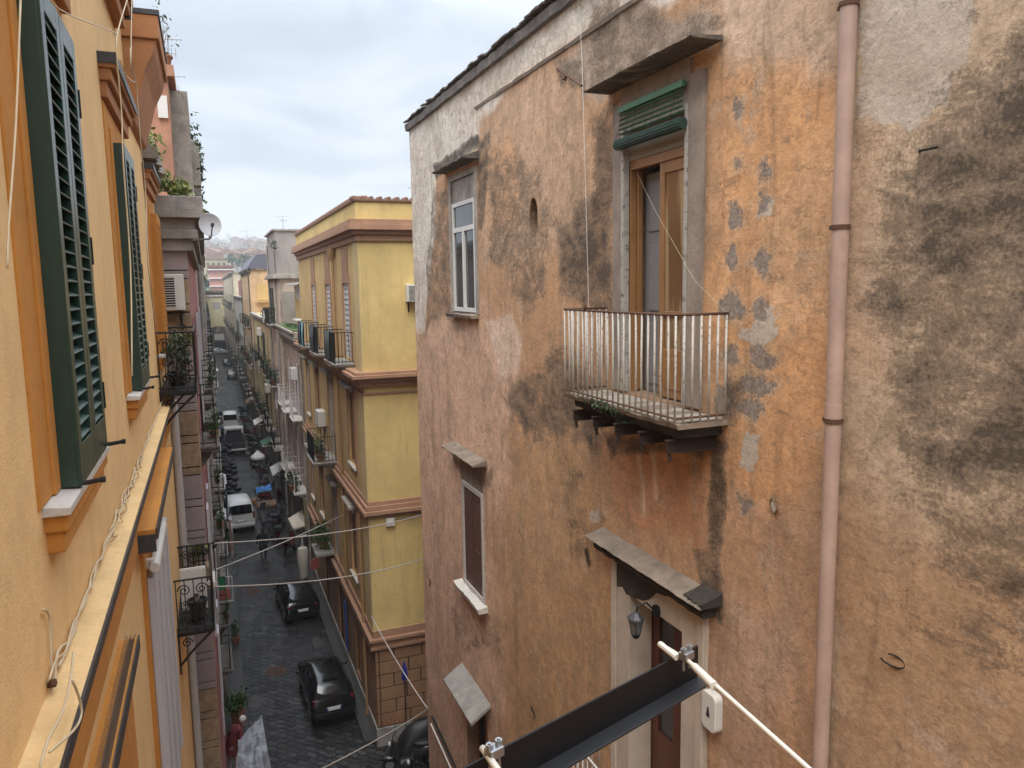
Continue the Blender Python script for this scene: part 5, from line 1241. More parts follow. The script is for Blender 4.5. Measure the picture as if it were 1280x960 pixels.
for i, (x, y, lb) in enumerate(((1.55,28.2,'round iron manhole cover in the paving to the left of the nearest black car'),(1.2,36.5,'round iron manhole cover farther up the street near the walking person'))):
    o = thing('manhole_cover', lb, 'manhole cover', (x,y,.0)); MB().lathe((0,0,0), [(0,.003),(.36,.003),(.36,.012),(.30,.012),(.30,.008),(0,.008)], 28).build('rim', m_iron_rust, o, local=True)
    mb = MB()
    for a in range(-3,4):
        for b in range(-3,4):
            if a*a+b*b < 9: mb.box(a*.085-.025,a*.085+.025,b*.085-.025,b*.085+.025,.008,.014)
    mb.build('tread', m_iron, o, local=True)
mb = MB(); r = random.Random(77)
def blot(x, y, rx, ry, z): mb.add([(x+rx*math.cos(t)*r.uniform(.8,1.15), y+ry*math.sin(t)*r.uniform(.8,1.15), z) for t in np.linspace(0,2*math.pi,15)[:-1]], [tuple(range(14))])
for k, (x, y, rx, ry) in enumerate(((.75,26.3,.28,.5),(.8,33.5,.3,.35),(3.3,29.9,.25,.5))): blot(x, y, rx, ry, .006+.001*k)
g = mb.build('road_repair', m_pave); tag(g, kind='structure')
# ================================================================ vehicles (rear at y=0, driving towards +y)
m_tyre = m_rubber; m_rim = simple('alloy_rim', (.35,.35,.36), .35, .7)
m_red = simple('red_lamp_lens', (.16,.010,.009), .2); m_plate = simple('number_plate_white', (.7,.7,.68), .4, var=.03); m_blue = simple('plate_blue', (.03,.07,.35), .4)
def carpaint(name, c, rough=.16): return simple(name, c, rough, var=.06, obj=True, spec=.5, coat=.25, dirt=(mul(c,.8), .7))
def vehicle(name, label, cat, st, paint, wheels, wr, half, rear=None, side=(None,), front=None, lamps=(), plate=None, bumper=None, group=None, extra=None):
    """st: stations (y, zbottom, zbelt, ztop, wbottom, wbelt, wtop)"""
    o = thing(name, label, cat, (0,0,0), group)
    def sec(s):
        y, zb, zl, zt, wb, wl, wt = s; zm = zb+(zl-zb)*.55
        h = [(0,zt),(wt*.6,zt-.006),(wt*.88,zt-.025),(wt,zt-.075 if zt-zl > .12 else zt-.02),(wl*.985,zl+.02 if zt-zl > .12 else zl),(wl,zl-.03),(max(wl,wb)+.012,zm),(wb,zb+.1),(wb-.04,zb),(0,zb)]
        return [(x,y,z) for x,z in h]+[(-x,y,z) for x,z in h[-2:0:-1]]
    S = [sec(s) for s in st]; n = len(S[0]); mb = MB()
    for q in S: mb.v += q
    for i in range(len(S)-1):
        for k in range(n): a = i*n+k; b = i*n+(k+1) % n; mb.f.append((a,b,b+n,a+n)); mb.m.append(0)
    mb.f.append(tuple(range(n))); mb.m.append(0); mb.f.append(tuple((len(S)-1)*n+k for k in range(n))[::-1]); mb.m.append(0)
    body = mb.build('body', paint, o, smooth=38, local=True)
    sub = body.modifiers.new('sub', 'SUBSURF'); sub.levels = sub.render_levels = 1
    def panel(i0, i1, k0, k1, nm, inset=.10, mat=m_glass_b, sub_=4):
        def pt(i, k): return Vector(S[i][k % n])
        A, Bq, Cq, D = pt(i0,k0), pt(i1,k0), pt(i1,k1), pt(i0,k1)
        ctr = (A+Bq+Cq+D)/4; nr = (Bq-A).cross(D-A).normalized()
        if nr.dot(ctr-Vector((0,sum(s[0] for s in st)/len(st),.6))) < 0: nr = -nr
        V = [q+(ctr-q)*inset+nr*.012 for q in (A,Bq,Cq,D)]; MB().add(V+[q-nr*.05 for q in V], [(0,1,2,3),(0,1,5,4),(1,2,6,5),(2,3,7,6),(3,0,4,7)]).build(nm, mat, o, local=True)
    if rear: panel(rear[0], rear[1], 3, n-3, 'rear_window', .09)
    if front: panel(front[0], front[1], 3, n-3, 'windscreen', .07)
    for q in side:
        if q: panel(q[0], q[1], 3, 4, 'side_window', .08); panel(q[0], q[1], n-4, n-3, 'side_window', .08)
    for y in wheels:
        for s in (-1,1):
            w = MB().lathe((s*(half-.11),y,wr), [(0,-.10),(wr*.8,-.10),(wr*.97,-.07),(wr,0),(wr*.97,.07),(wr*.8,.10),(0,.10)], 20, axis='x').build('wheel', m_tyre, o, local=True, smooth=40)
            MB().lathe((s*(half-.005),y,wr), [(0,-.02),(wr*.62,-.02),(wr*.58,.012),(wr*.2,.0),(0,.015)], 14, axis='x').build('rim', m_rim, w, local=True, smooth=30)
    for (x,y,z,w,d,h) in lamps:
        for s in (-1,1): MB().box(s*x-w/2,s*x+w/2,y-d/2,y+d/2,z-h/2,z+h/2).build('tail_light', m_red, o, local=True, bevel=.02)
    if plate:
        y, z = plate; pl = MB().box(-.26,.26,y-.02,y+.02,z-.055,z+.055).build('number_plate', m_plate, o, local=True)
        MB().box(-.26,-.215,y-.023,y-.02,z-.055,z+.055).box(.215,.26,y-.023,y-.02,z-.055,z+.055).build('plate_band', m_blue, pl, local=True)
    if bumper: 
        y, z, w = bumper; MB().prism([(-w,y+.12,z-.1),(-w*.9,y,z-.1),(w*.9,y,z-.1),(w,y+.12,z-.1),(w,y+.5,z-.1),(-w,y+.5,z-.1)], (0,0,.22)).build('bumper', paint, o, local=True, bevel=.04)
    for s in (-1,1):
        if extra: MB().ell((s*(half+.1),extra[0],extra[1]), (.10,.06,.07), 8, 6).build('mirror', paint, o, local=True, smooth=True)
    return o
hatch = [(0,.32,.50,.62,.66,.74,.66),(.04,.26,.72,.84,.74,.80,.70),(.10,.22,.90,1.0,.78,.83,.70),(.52,.20,.96,1.44,.80,.83,.585),(.75,.20,.965,1.50,.80,.835,.60),(1.5,.20,.965,1.535,.80,.84,.61),(2.15,.20,.955,1.48,.80,.84,.59),(2.85,.20,.93,1.02,.79,.83,.68),(3.4,.22,.84,.90,.78,.80,.66),(3.72,.25,.66,.72,.72,.76,.60),(3.85,.32,.48,.52,.62,.68,.52)]
m_blackcar = carpaint('black_car_paint', (.006,.006,.007))
c1 = vehicle('parked_car', 'black hatchback parked nearest on the right kerb, its rear number plate facing us', 'car', hatch, m_blackcar, (.62,3.05), .30, .82, rear=(2,3), side=((3,5),(5,6)), front=(6,7), lamps=((.69,.125,.86,.10,.12,.26),), plate=(-.005,.66), bumper=(-.05,.42,.78), extra=(2.35,1.0))
MB().box(-.3,.3,.50,.56,1.455,1.475).build('spoiler', m_blackcar, c1, local=True, bevel=.008)
MB().tube([(0,.45,.97),(.02,.36,1.1)], .008, 4).build('wiper', m_plastic_dk, c1, local=True)
a = pZ(417,908,0.0); c1.location = (3.02, 23.7, 0); c1.rotation_euler.z = R(2); c1.scale = (.87,.95,.96)
coupe = [(0,.32,.5,.6,.62,.72,.62),(.05,.26,.74,.86,.72,.78,.66),(.14,.22,.90,.98,.77,.81,.66),(.75,.20,.94,1.36,.79,.82,.56),(1.3,.20,.95,1.44,.79,.83,.59),(1.9,.20,.94,1.42,.79,.83,.58),(2.7,.20,.92,1.0,.78,.82,.66),(3.3,.22,.83,.88,.77,.79,.64),(3.6,.25,.66,.7,.70,.74,.58),(3.72,.32,.48,.5,.6,.66,.5)]
c2 = vehicle('parked_car', 'small glossy black car parked farther up the right kerb beneath the clothes cables', 'car', coupe, m_blackcar, (.62,2.95), .29, .80, rear=(2,3), side=((3,4),(4,5)), front=(5,6), lamps=((.62,.10,.78,.18,.12,.12),), plate=(-.005,.62), bumper=(-.05,.42,.76), extra=(2.2,1.0))
c2.location = (3.0, 32.0, 0); c2.rotation_euler.z = R(4); c2.scale = (.9,.95,.95)
m_whitecar = carpaint('white_van_paint', (.55,.55,.54), .3)
van = [(0,.36,.6,.7,.70,.74,.66),(.04,.28,1.05,1.2,.78,.80,.70),(.09,.26,1.12,1.74,.79,.81,.66),(.25,.25,1.14,1.86,.79,.82,.70),(1.6,.25,1.14,1.90,.79,.83,.71),(2.5,.25,1.12,1.82,.79,.83,.69),(3.2,.25,1.05,1.16,.78,.82,.70),(3.8,.27,.92,.98,.76,.79,.64),(4.1,.32,.6,.66,.68,.74,.56)]
v1 = vehicle('parked_van', 'silver-white van parked askew on the left with a red tail lamp lit by reflections', 'van', van, m_whitecar, (.75,3.25), .32, .81, rear=(1,2), side=((3,4),(4,5)), front=(5,6), lamps=((.72,.06,1.0,.12,.1,.42),), plate=(-.005,.72), bumper=(-.06,.46,.8), extra=(2.9,1.15))
v1['label'] = 'silver-white van parked askew at the left kerb, rear red lamp showing'
MB().quad((-.62,-.0,1.15),(.62,-.0,1.15),(.58,.045,1.66),(-.58,.045,1.66)).build('tailgate_window', m_glass_b, v1, local=True)
v1.location = (1.1, 45.9, 0); v1.rotation_euler.z = R(5)
# open-backed white truck and the van ahead of it
tr = thing('delivery_truck', 'white delivery truck with a dark open load bed standing in the middle of the street', 'truck', (1.55, 68.3, 0))
MB().box(-.80,.80,0,2.5,.55,.70).build('chassis', m_plastic_dk, tr, local=True)
mb = MB(); mb.box(-.80,-.76,0,2.5,.70,1.15); mb.box(.76,.80,0,2.5,.70,1.15); mb.box(-.76,.76,0,.04,.70,1.1); mb.box(-.76,.76,2.46,2.5,.70,1.5); mb.build('load_bed', simple('dark_load_bed', (.03,.03,.032), .6), tr, local=True, bevel=.01)
MB().box(-.82,.82,-.06,.02,.45,.60).build('bumper', m_white, tr, local=True, bevel=.02)
mb = MB(); mb.prism([(-.80,2.55,.35),(-.80,4.2,.35),(-.80,4.15,1.15),(-.80,3.75,1.95),(-.80,2.6,2.0)], (1.6,0,0)); mb.build('cab', m_whitecar, tr, local=True, bevel=.06)
MB().box(-.62,.62,2.53,2.55,1.25,1.8).build('rear_window', m_glass_b, tr, local=True)
for y in (.7,3.4):
    for s in (-1,1): MB().lathe((s*.70,y,.34), [(0,-.1),(.30,-.1),(.34,0),(.30,.1),(0,.1)], 14, axis='x').build('wheel', m_tyre, tr, local=True)
for s in (-1,1): MB().box(s*.7-.08,s*.7+.08,-.07,-.055,.62,.74).build('tail_light', m_red, tr, local=True)
v3 = vehicle('parked_van', 'small white van with a dark rear window ahead of the open truck', 'van', van, m_whitecar, (.75,3.25), .32, .81, rear=(1,2), side=((3,4),), front=(5,6), lamps=((.72,.06,1.0,.12,.1,.42),), bumper=(-.06,.46,.8), extra=(2.9,1.15))
MB().box(-.6,.6,.0,.03,1.18,1.7).build('tailgate_window', m_glass_b, v3, local=True)
v3.location = (1.5, 80.5, 0)
sil = clone(c1, (.2, 181, 0), R(-90), 'silver car crossing in front of the gateway at the far end of the street')
def repaint(o, m):
    for ch in o.children:
        if ch.name.split('.')[0] in ('body','bumper','mirror','spoiler'): ch.data = ch.data.copy(); ch.data.materials[0] = m
repaint(sil, carpaint('silver_car_paint', (.42,.43,.45), .25))
k = clone(c2, (2.95, 150, 0), R(3), 'dark blue car parked on the right near the end of the street'); repaint(k, carpaint('dark_blue_car_paint', (.015,.018,.04)))
k = clone(c1, (3.0, 128, 0), R(-2), 'olive car parked on the right in the far part of the street'); repaint(k, carpaint('olive_car_paint', (.07,.065,.03)))

# scooters
def scooter(label, paint, top=True, group=None, screen=False):
    o = thing('scooter', label, 'scooter', (0,0,0), group)
    for y in (-.62,.62):
        w = MB().lathe((0,y,.23), [(0,-.05),(.16,-.055),(.22,-.04),(.235,0),(.22,.04),(.16,.055),(0,.05)], 14, axis='x').build('wheel', m_tyre, o, local=True)
        MB().lathe((0,y,.23), [(0,-.058),(.13,-.058),(.13,.058),(0,.058)], 10, axis='x').build('rim', m_rim, w, local=True)
    mb = MB()
    sec = [(-.95,.62,.06,.10),(-.80,.60,.14,.17),(-.45,.55,.18,.22),(-.1,.46,.17,.2),(.0,.32,.15,.08),(.3,.28,.15,.06),(.38,.42,.17,.14),(.50,.68,.19,.22),(.52,.88,.12,.12)]
    N_ = 10
    for y, z, a, b in sec: mb.v += [(a*math.cos(2*math.pi*k/N_), y+.25*(z-.6)*0, z+b*math.sin(2*math.pi*k/N_)) for k in range(N_)]
    for i in range(len(sec)-1):
        for k in range(N_): a = i*N_+k; b = i*N_+(k+1) % N_; mb.f.append((a,b,b+N_,a+N_)); mb.m.append(0)
    mb.f.append(tuple(range(N_))); mb.f.append(tuple((len(sec)-1)*N_+k for k in range(N_))); mb.m += [0,0]
    mb.ell((0,.62,.40), (.09,.28,.09), 8, 5); mb.build('body', paint, o, smooth=50, local=True)
    mb = MB(); mb.ell((0,-.45,.78), (.15,.42,.07), 10, 6); mb.build('seat', m_plastic_dk, o, smooth=True, local=True)
    mb = MB(); mb.tube([(-.34,.38,1.02),(-.12,.50,1.0),(.12,.50,1.0),(.34,.38,1.02)], .02, 6); mb.tube([(0,.62,.25),(0,.52,.95)], .03, 6)
    hb = mb.build('handlebar', m_plastic_dk, o, local=True)
    for s in (-1,1): MB().tube([(s*.25,.44,1.02),(s*.30,.42,1.2)], .008, 4).ell((s*.31,.41,1.24), (.06,.015,.04), 8, 4).build('mirror', m_plastic_dk, hb, local=True)
    MB().ell((0,.60,.86), (.09,.05,.07), 8, 5).build('headlight', simple('headlight_lens', (.5,.5,.5), .1), o, local=True)
    MB().box(-.08,.08,-1.0,-.95,.60,.68).build('tail_light', m_red, o, local=True)
    if top: MB().box(-.19,.19,-1.08,-.72,.80,1.08).build('top_box', m_plastic_dk, o, local=True, bevel=.06)
    if screen: MB().quad((-.2,.56,.98),(.2,.56,.98),(.17,.42,1.42),(-.17,.42,1.42)).build('windscreen', simple('tinted_screen', (.08,.09,.1), .1), o, local=True)
    return o
m_sdark = carpaint('dark_scooter_paint', (.018,.018,.02), .3); m_sgrey = carpaint('grey_scooter_paint', (.10,.10,.11), .3); m_sred = carpaint('maroon_scooter_paint', (.09,.014,.014), .3)
s0 = scooter('dark scooter parked nose-in at the left kerb, nearest of its row', m_sdark); s0.location = (.35, 50.0, 0); s0.rotation_euler.z = R(65)
s1 = scooter('grey scooter with a windscreen parked at the left kerb just beyond the nearest scooter', m_sgrey, False, None, True); s1.location = (.32, 51.5, 0); s1.rotation_euler.z = R(70)
s2 = scooter('maroon scooter parked on the right kerb before the market stall', m_sred); s2.location = (3.35, 41.5, .0); s2.rotation_euler.z = R(-25)
r = random.Random(31); GL = 'dark scooters lined up along the left kerb'; GR = 'scooters lined up along the right kerb'
y = 53.
while y < 92:
    clone([s0,s0,s1][r.randrange(3)], (.32+r.uniform(-.1,.1), y, .0), R(r.uniform(50,85)), 'dark scooter in the far row parked along the left kerb', GL); y += r.uniform(1.2,2.6) if y < 75 else r.uniform(4,8)
y = 52.
while y < 92:
    clone([s0,s2,s1][r.randrange(3)], (3.35+r.uniform(-.15,.1), y, .0), R(r.uniform(-80,-30)), 'scooter in the long row parked along the right kerb beyond the stall', GR); y += r.uniform(2.0,4.2) if y < 75 else r.uniform(5,9)
for i, (x, y, a, lb, src) in enumerate(((2.75,43.8,10,'black motor scooter standing out from the right kerb behind the silver-white van',s0),(3.3,46.2,-20,'dark scooter between the blue tarpaulin and the right-hand wall',s0),(2.6,46.5,25,'dark scooter with its windscreen parked by the crates of the stall',s1),
     (4.75,20.6,80,'black motorbike parked in the alley against the yellow building plinth',s0),(5.05,19.6,85,'black motorbike nearest us in the alley mouth',s0),(5.9,20.4,75,'motorbike deepest in the alley behind the ochre palazzo',s1))):
    clone(src, (x,y,0), R(a), lb)
# black cover over bikes in the alley
mb = MB(); n = 16
for i in range(n+1):
    for j in range(n+1):
        u, v = i/n, j/n; x = 4.5+1.9*u; y = 20.9+.9*v; z = 1.05*(math.sin(math.pi*min(1,max(0,u)))**.4)*(math.sin(math.pi*v)**.4)+.10*float(vnoise(np.array([u*5.]),np.array([v*5.]),3)[0]); mb.v.append((x,y,max(.02,z)))
for i in range(n):
    for j in range(n): a = i*(n+1)+j; mb.f.append((a,a+n+1,a+n+2,a+1)); mb.m.append(0)
o = mb.build('vehicle_cover', simple('black_wrinkled_cover', (.012,.012,.013), .45), smooth=True); tag(o, 'crumpled black cover over a motorbike against the yellow building in the alley', 'cover')
c = pZ(511,930,.3); pole = thing('pole', 'slim pole with a blue bag tied at its top beside the alley bikes', 'pole', (c[0]*1.0, 21.6, 0)); 
MB().tube([(0,0,0),(0,0,2.75)], .02, 6).build('shaft', m_iron, pole, local=True); MB().lathe((0,0,2.2), [(.0,0),(.09,.06),(.10,.25),(.05,.5),(.02,.62),(0,.62)], 8).build('bag', simple('blue_plastic_bag', (.02,.03,.22), .4), pole, local=True)

# ================================================================ people
def person(name_label, joints, radii, edges, mats, hair, face, z0=0., loc=(0,0,0), rz=0, h=1.72, hand=None, clothes=()):
    o = thing('person', name_label, 'person', loc, None, rz); me = bpy.data.meshes.new('body'); me.from_pydata(joints, edges, []); b = bpy.data.objects.new('body', me); col.objects.link(b); b.parent = o; ROOT[b] = ROOT[o]
    sk = b.modifiers.new('skin', 'SKIN'); sk.use_smooth_shade = True
    for i, v in enumerate(me.skin_vertices[0].data): v.radius = (radii[i][0], radii[i][1]); v.use_root = (i == 0)
    sb = b.modifiers.new('sub', 'SUBSURF'); sb.levels = sb.render_levels = 2
    me.materials.append(mats); return o
m_skin = simple('skin', (.42,.25,.17), .5, var=.08)
def figure(label, loc, rz, top, legs, hair, stoop=0., step=.18, bag=None, coat=.0, arms=((.28,.02,.86),(-.28,.1,.86)), hairlen=.0):
    k = stoop
    J = [(0,0,.95),(0,.02+k*.25,1.18),(0,.03+k*.6,1.40-k*.05),(0,.03+k*.8,1.50-k*.12),            # pelvis chest shoulders neck
         (.18,.02+k*.55,1.40-k*.05),(arms[0][0],arms[0][1]-.03+k*.4,1.12),(arms[0][0]-.02,arms[0][1]+.05+k*.3,arms[0][2]),
         (-.18,.02+k*.55,1.40-k*.05),(arms[1][0],arms[1][1]-.03+k*.4,1.12),(arms[1][0]+.02,arms[1][1]+.05+k*.3,arms[1][2])]
    Rr = [(.17,.12),(.165,.12),(.15,.10),(.06,.06),(.075,.075),(.055,.055),(.04,.04),(.075,.075),(.055,.055),(.04,.04)]
    E_ = [(0,1),(1,2),(2,3),(2,4),(4,5),(5,6),(2,7),(7,8),(8,9)]
    o = person(label, J, Rr, E_, top, None, None, loc=loc, rz=rz)
    lm = bpy.data.meshes.new('trousers'); J2 = [(0,0,.96),(.10,0,.90),(.11,.02+step*.4,.50),(.11,step,.07),(-.10,0,.90),(-.11,.02-step*.3,.50),(-.11,-step*1.1,.10)]
    lm.from_pydata(J2, [(0,1),(1,2),(2,3),(0,4),(4,5),(5,6)], []); lo = bpy.data.objects.new('trousers', lm); col.objects.link(lo); lo.parent = o; ROOT[lo] = ROOT[o]
    sk = lo.modifiers.new('skin','SKIN'); sk.use_smooth_shade = True
    for v, q in zip(lm.skin_vertices[0].data, (.14,.10,.07,.05,.10,.07,.05)): v.radius = (q, q)
    lm.skin_vertices[0].data[0].use_root = True
    sb = lo.modifiers.new('sub','SUBSURF'); sb.levels = sb.render_levels = 2; lm.materials.append(legs)
    for s, y in ((1,step),(-1,-step*1.1)): MB().ell((s*.11,y+.07,.045), (.05,.14,.05), 10, 6).build('shoe', m_plastic_dk, o, smooth=True, local=True)
    hy, hz_ = .05+k*1.05, 1.62-k*.18
    mb = MB().ell((0,hy,hz_), (.075,.095,.115), 14, 10); mb.ell((0,hy+.095,hz_-.01), (.015,.02,.025), 6, 4)
    for s in (-1,1): mb.ell((s*.077,hy,hz_-.005), (.012,.022,.03), 6, 4)
    mb.tube([(0,hy-.01,hz_-.2),(0,hy,hz_-.06)], .05, 10); hd = mb.build('head', m_skin, o, smooth=True, local=True)
    for s in (-1,1): MB().ell((s*.03,hy+.088,hz_+.012), (.012,.008,.007), 6, 4).build('eye', m_plastic_dk, hd, local=True)
    MB().box(-.025,.025,hy+.083,hy+.093,hz_-.055,hz_-.045).build('mouth', simple('lips', (.30,.11,.09), .5), hd, local=True)
    mb = MB().ell((0,hy-.018,hz_+.025), (.086,.098,.112), 14, 8); 
    if hairlen: mb.ell((0,hy-.05,hz_-.06), (.08,.06,.12), 10, 6)
    mb.build('hair', hair, o, smooth=True, local=True)
    for (x,y,z), s in ((J[6],1),(J[9],-1)):
        mb = MB(); mb.ell((x,y+.01,z-.06), (.022,.04,.05), 8, 6)
        for f in range(4): mb.tube([(x,y-.02+.02*f,z-.09),(x-s*.005,y-.018+.02*f,z-.13),(x-s*.014,y-.012+.02*f,z-.16+.008*abs(f-1.5))], [.009,.008,.006], 6)
        mb.tube([(x,y+.04,z-.05),(x-s*.01,y+.065,z-.08),(x-s*.014,y+.068,z-.105)], [.011,.009,.007], 6); mb.build('hand', m_skin, o, smooth=True, local=True)
    if coat:
        mb = MB(); N_ = 16; prof = [(.19,.14,1.30),(.20,.15,1.05),(.21,.16,.90),(.23,.18,coat)]
        for a, b, z in prof: mb.v += [(a*math.cos(2*math.pi*q/N_), b*math.sin(2*math.pi*q/N_)+k*.25*(z-.9)*1.5, z) for q in range(N_)]
        for i in range(3):
            for q in range(N_): a = i*N_+q; b = i*N_+(q+1) % N_; mb.f.append((a,b,b+N_,a+N_)); mb.m.append(0)
        mb.build('coat', top, o, smooth=True, local=True)
    return o
m_blackcloth = simple('black_cloth', (.012,.012,.014), .85); m_redcloth = simple('dark_red_jacket', (.13,.02,.018), .8, var=.2)
p1 = figure('person in black clothes walking away down the middle of the wet street', (1.97,40.6,0), R(4), m_blackcloth, simple('dark_grey_trousers', (.05,.05,.055), .85), simple('dark_hair', (.02,.014,.01), .6), coat=.62, hairlen=1)
p2 = figure('white-haired person in a dark red jacket bending beside the grey stall canopy at lower left', (*pZ(292,970,0)[:2],0), R(-60), m_redcloth, simple('pale_pink_trousers', (.40,.30,.28), .85), simple('white_hair', (.62,.58,.53), .7), stoop=.35, step=.06, coat=.72)

# ================================================================ stalls, signs, plants in the street
def sheet(name, mat, A, Bq, Cq, D, n=14, sag=.0, wr=.02, seed=1, th=.006, parent=None):
    A, Bq, Cq, D = (np.array(q, float) for q in (A,Bq,Cq,D)); mb = MB()
    for side in (0, -th):
        for i in range(n+1):
            for j in range(n+1):
                u, v = i/n, j/n; p = (A*(1-u)+Bq*u)*(1-v)+(D*(1-u)+Cq*u)*v
                p[2] += -sag*math.sin(math.pi*u)*math.sin(math.pi*v)+wr*float(vnoise(np.array([u*6.+seed]),np.array([v*6.]),3)[0])*2+side; mb.v.append(tuple(p))
    for s0 in (0,(n+1)**2):
        for i in range(n):
            for j in range(n): a = s0+i*(n+1)+j; mb.f.append((a,a+n+1,a+n+2,a+1)); mb.m.append(0)
    return mb.build(name, mat, parent, smooth=True)
# grey translucent canopy of the stall at lower left
aw = thing('stall_canopy', 'wet grey plastic canopy of a street stall at the lower left, with a scalloped edge', 'canopy', (.9,21.5,0))
q = [pZ(298,925,2.3), pZ(327,894,2.3), pZ(343,985,2.15), pZ(292,1010,2.15)]
t = NT('wet_grey_plastic'); pp = t.pos(); nn = t.noise(pp, 3, 7, .65, .8); t.base(t.mix(t.step(nn,.4,.65), (.13,.13,.145), (.27,.27,.29))); t.rough(.3); t.bump(t.noise(pp, 7, 5, .6), .5, .03)
sheet('canopy', t.mat, *q, n=18, sag=.05, wr=.05, parent=aw)
mb = MB()
for i in range(7):
    s_ = i/6; p = q[1]*(1-s_)+q[2]*s_; mb.tube([p, p+np.array([.16,.02,-.02])], .010, 4); 
mb.tube([q[1]+np.array([-.15,.05,0]), q[1]+np.array([.35,.35,.10])], .016, 5); mb.build('ribs', m_plastic_dk, aw)
for p in q: MB().tube([p, (p[0],p[1],.0)], .02, 6).build('post', m_zinc, aw)
# cream pier with hooked knob, lower left
c = pZ(250,935,3.4); pier = thing('gate_pier', 'cream pier with flat cap and curved iron handle at the lower left', 'pier', (-.3, 17.0, 0))
pc = pY(252,940,16.6)
MB().box(-.75,pY(262,940,16.4)[0],16.6,17.3,0,pc[2]-.05).build('shaft', m_own, pier); MB().box(pY(236,940,16.4)[0],pY(270,940,16.4)[0],16.4,17.4,pc[2]-.05,pc[2]+.12).build('cap', m_cream, pier, bevel=.015); MB().box(pY(246,930,16.9)[0],pY(258,930,16.9)[0],16.9,17.4,pc[2]+.12,pc[2]+.40).build('block', m_cream, pier, bevel=.015)
mb = MB(); mb.tube([(pY(251,940,16.5)[0]-.09*math.cos(t), 16.52, pc[2]+.14+.17*math.sin(t)) for t in np.linspace(0,math.pi,10)], .022, 6); mb.build('handle', m_iron, pier)
c = pZ(265,890,.9); pot_plant((.12,25.2,.03), 'big leafy shrub in a pot at the left kerb near the white-haired person', (.42,.4,.4), 520, .16, m_leafA, .24, 'potted_shrub', 'shrub')
pot_plant((.30,43.0,.03), 'bushy green shrub at the left kerb just in front of the silver-white van', (.4,.4,.5), 420, .16, m_leafA, .22, 'potted_shrub', 'shrub')
pot_plant((.25,31.2,.03), 'small potted shrub against the left wall below the iron balconies', (.25,.25,.3), 200, .12, m_leafB, .18, 'potted_shrub', 'shrub')
# left frontage: shop sign, white-framed panel, awnings
o = thing('shop_sign', 'small red and green shop sign projecting from the left wall', 'sign', tuple(pY(270,738,25.5))); MB().box(-.08,.42,-.03,.03,-.35,.0).build('panel', simple('sign_red', (.42,.12,.10), .5), o, local=True); MB().box(-.02,.30,-.035,.035,.0,.42).build('top_panel', simple('sign_green', (.03,.22,.09), .5), o, local=True); MB().tube([(-.3,0,.4),(.5,0,.4),(.5,0,-.42),(-.3,0,-.42)], .018, 5).build('frame', m_white, o, local=True)
def shop_awning(px, py, Yq, w, d, mat, label, s=1, X=None):
    c = pY(px,py,Yq) if X is None else (0,0,2.45); X = X if X is not None else -.24
    o = thing('shop_awning', label, 'awning', (X, Yq, c[2])); z = c[2]
    mb = MB(); n = 8
    for i in range(n+1): y = Yq-w/2+w*i/n; mb.v += [(X,y,z+.35),(X+s*d,y,z),(X+s*d,y,z-.18-.03*(i % 2))]
    for i in range(n):
        for k in range(2): a = i*3+k; mb.f.append((a,a+1,a+4,a+3)); mb.m.append(i % 2)
    mb.build('canvas', mat, o); MB().tube([(X,Yq-w/2,z),(X+s*d,Yq-w/2,z)], .015, 4).tube([(X,Yq+w/2,z),(X+s*d,Yq+w/2,z)], .015, 4).build('arms', m_zinc, o); return o
m_canv = simple('white_canvas', (.62,.61,.58), .8); m_canv2 = simple('grey_striped_canvas', (.42,.42,.42), .8)
shop_awning(268,600,40,2.0,.62,[m_canv,m_canv2],'white and grey striped awning over a shop on the left')
shop_awning(258,463,88,3.2,.95,[m_canv,m_canv],'long white awning on the far left of the street')
shop_awning(264,645,34,1.4,.55,[m_canv,m_canv2],'small pale awning nearer than the striped one on the left')
shop_awning(262,525,58,2.2,.6,[m_canv,m_canv],'small white awning above the row of scooters on the left')
# market umbrellas
def market_umbrella(c, label, rad, m, group=None):
    o = thing('market_umbrella', label, 'umbrella', (c[0],c[1],0), group); MB().tube([(0,0,0),(0,0,c[2]+.2)], .025, 6).build('pole', m_zinc, o, local=True)
    MB().add([(rad*math.cos(k*math.pi/4),rad*math.sin(k*math.pi/4),c[2]-.2) for k in range(8)]+[(0,0,c[2]+.25)]+[(rad*math.cos(k*math.pi/4),rad*math.sin(k*math.pi/4),c[2]-.36) for k in range(8)], [(k,(k+1)%8,8) for k in range(8)]+[(k,9+k,9+(k+1)%8,(k+1)%8) for k in range(8)]).build('canopy', m, o, local=True); return o
market_umbrella(pZ(322,567,2.4), 'white open market umbrella on the right of the street beyond the stall', .5, m_canv)
uq = pZ(371,655,2.6); 
# square cream parasol seen edge-on plus folded one below it
o = thing('parasol', 'tilted square cream parasol on the right above the black car', 'parasol', (uq[0],uq[1],0)); A4 = [pZ(360,648,2.75), pZ(378,637,2.75), pZ(383,656,2.45), pZ(367,661,2.45)]
cc = sum(A4)/4; mb = MB().add(A4+[cc+np.array([0,0,.18])]+[p-np.array([0,0,.08]) for p in A4], [(0,1,4),(1,2,4),(2,3,4),(3,0,4),(0,5,6,1),(1,6,7,2),(2,7,8,3),(3,8,5,0)]); mb.build('canopy', simple('cream_canvas', (.52,.46,.38), .8), o)
MB().tube([cc, (cc[0]-.05,cc[1],0)], .022, 6).build('pole', m_zinc, o)
fq = pZ(376,716,1.0); o = thing('folded_parasol', 'folded cream parasol with a drooping cover beside the black car', 'parasol', (3.45,35.6,0)); MB().lathe((0,0,0), [(.02,0),(.02,.6),(.20,.7),(.24,1.2),(.27,1.95),(.20,2.1),(.05,2.16),(.03,2.6),(.0,2.6)], 12).build('canopy', simple('cream_cover', (.48,.43,.37), .8), o, local=True, smooth=30)
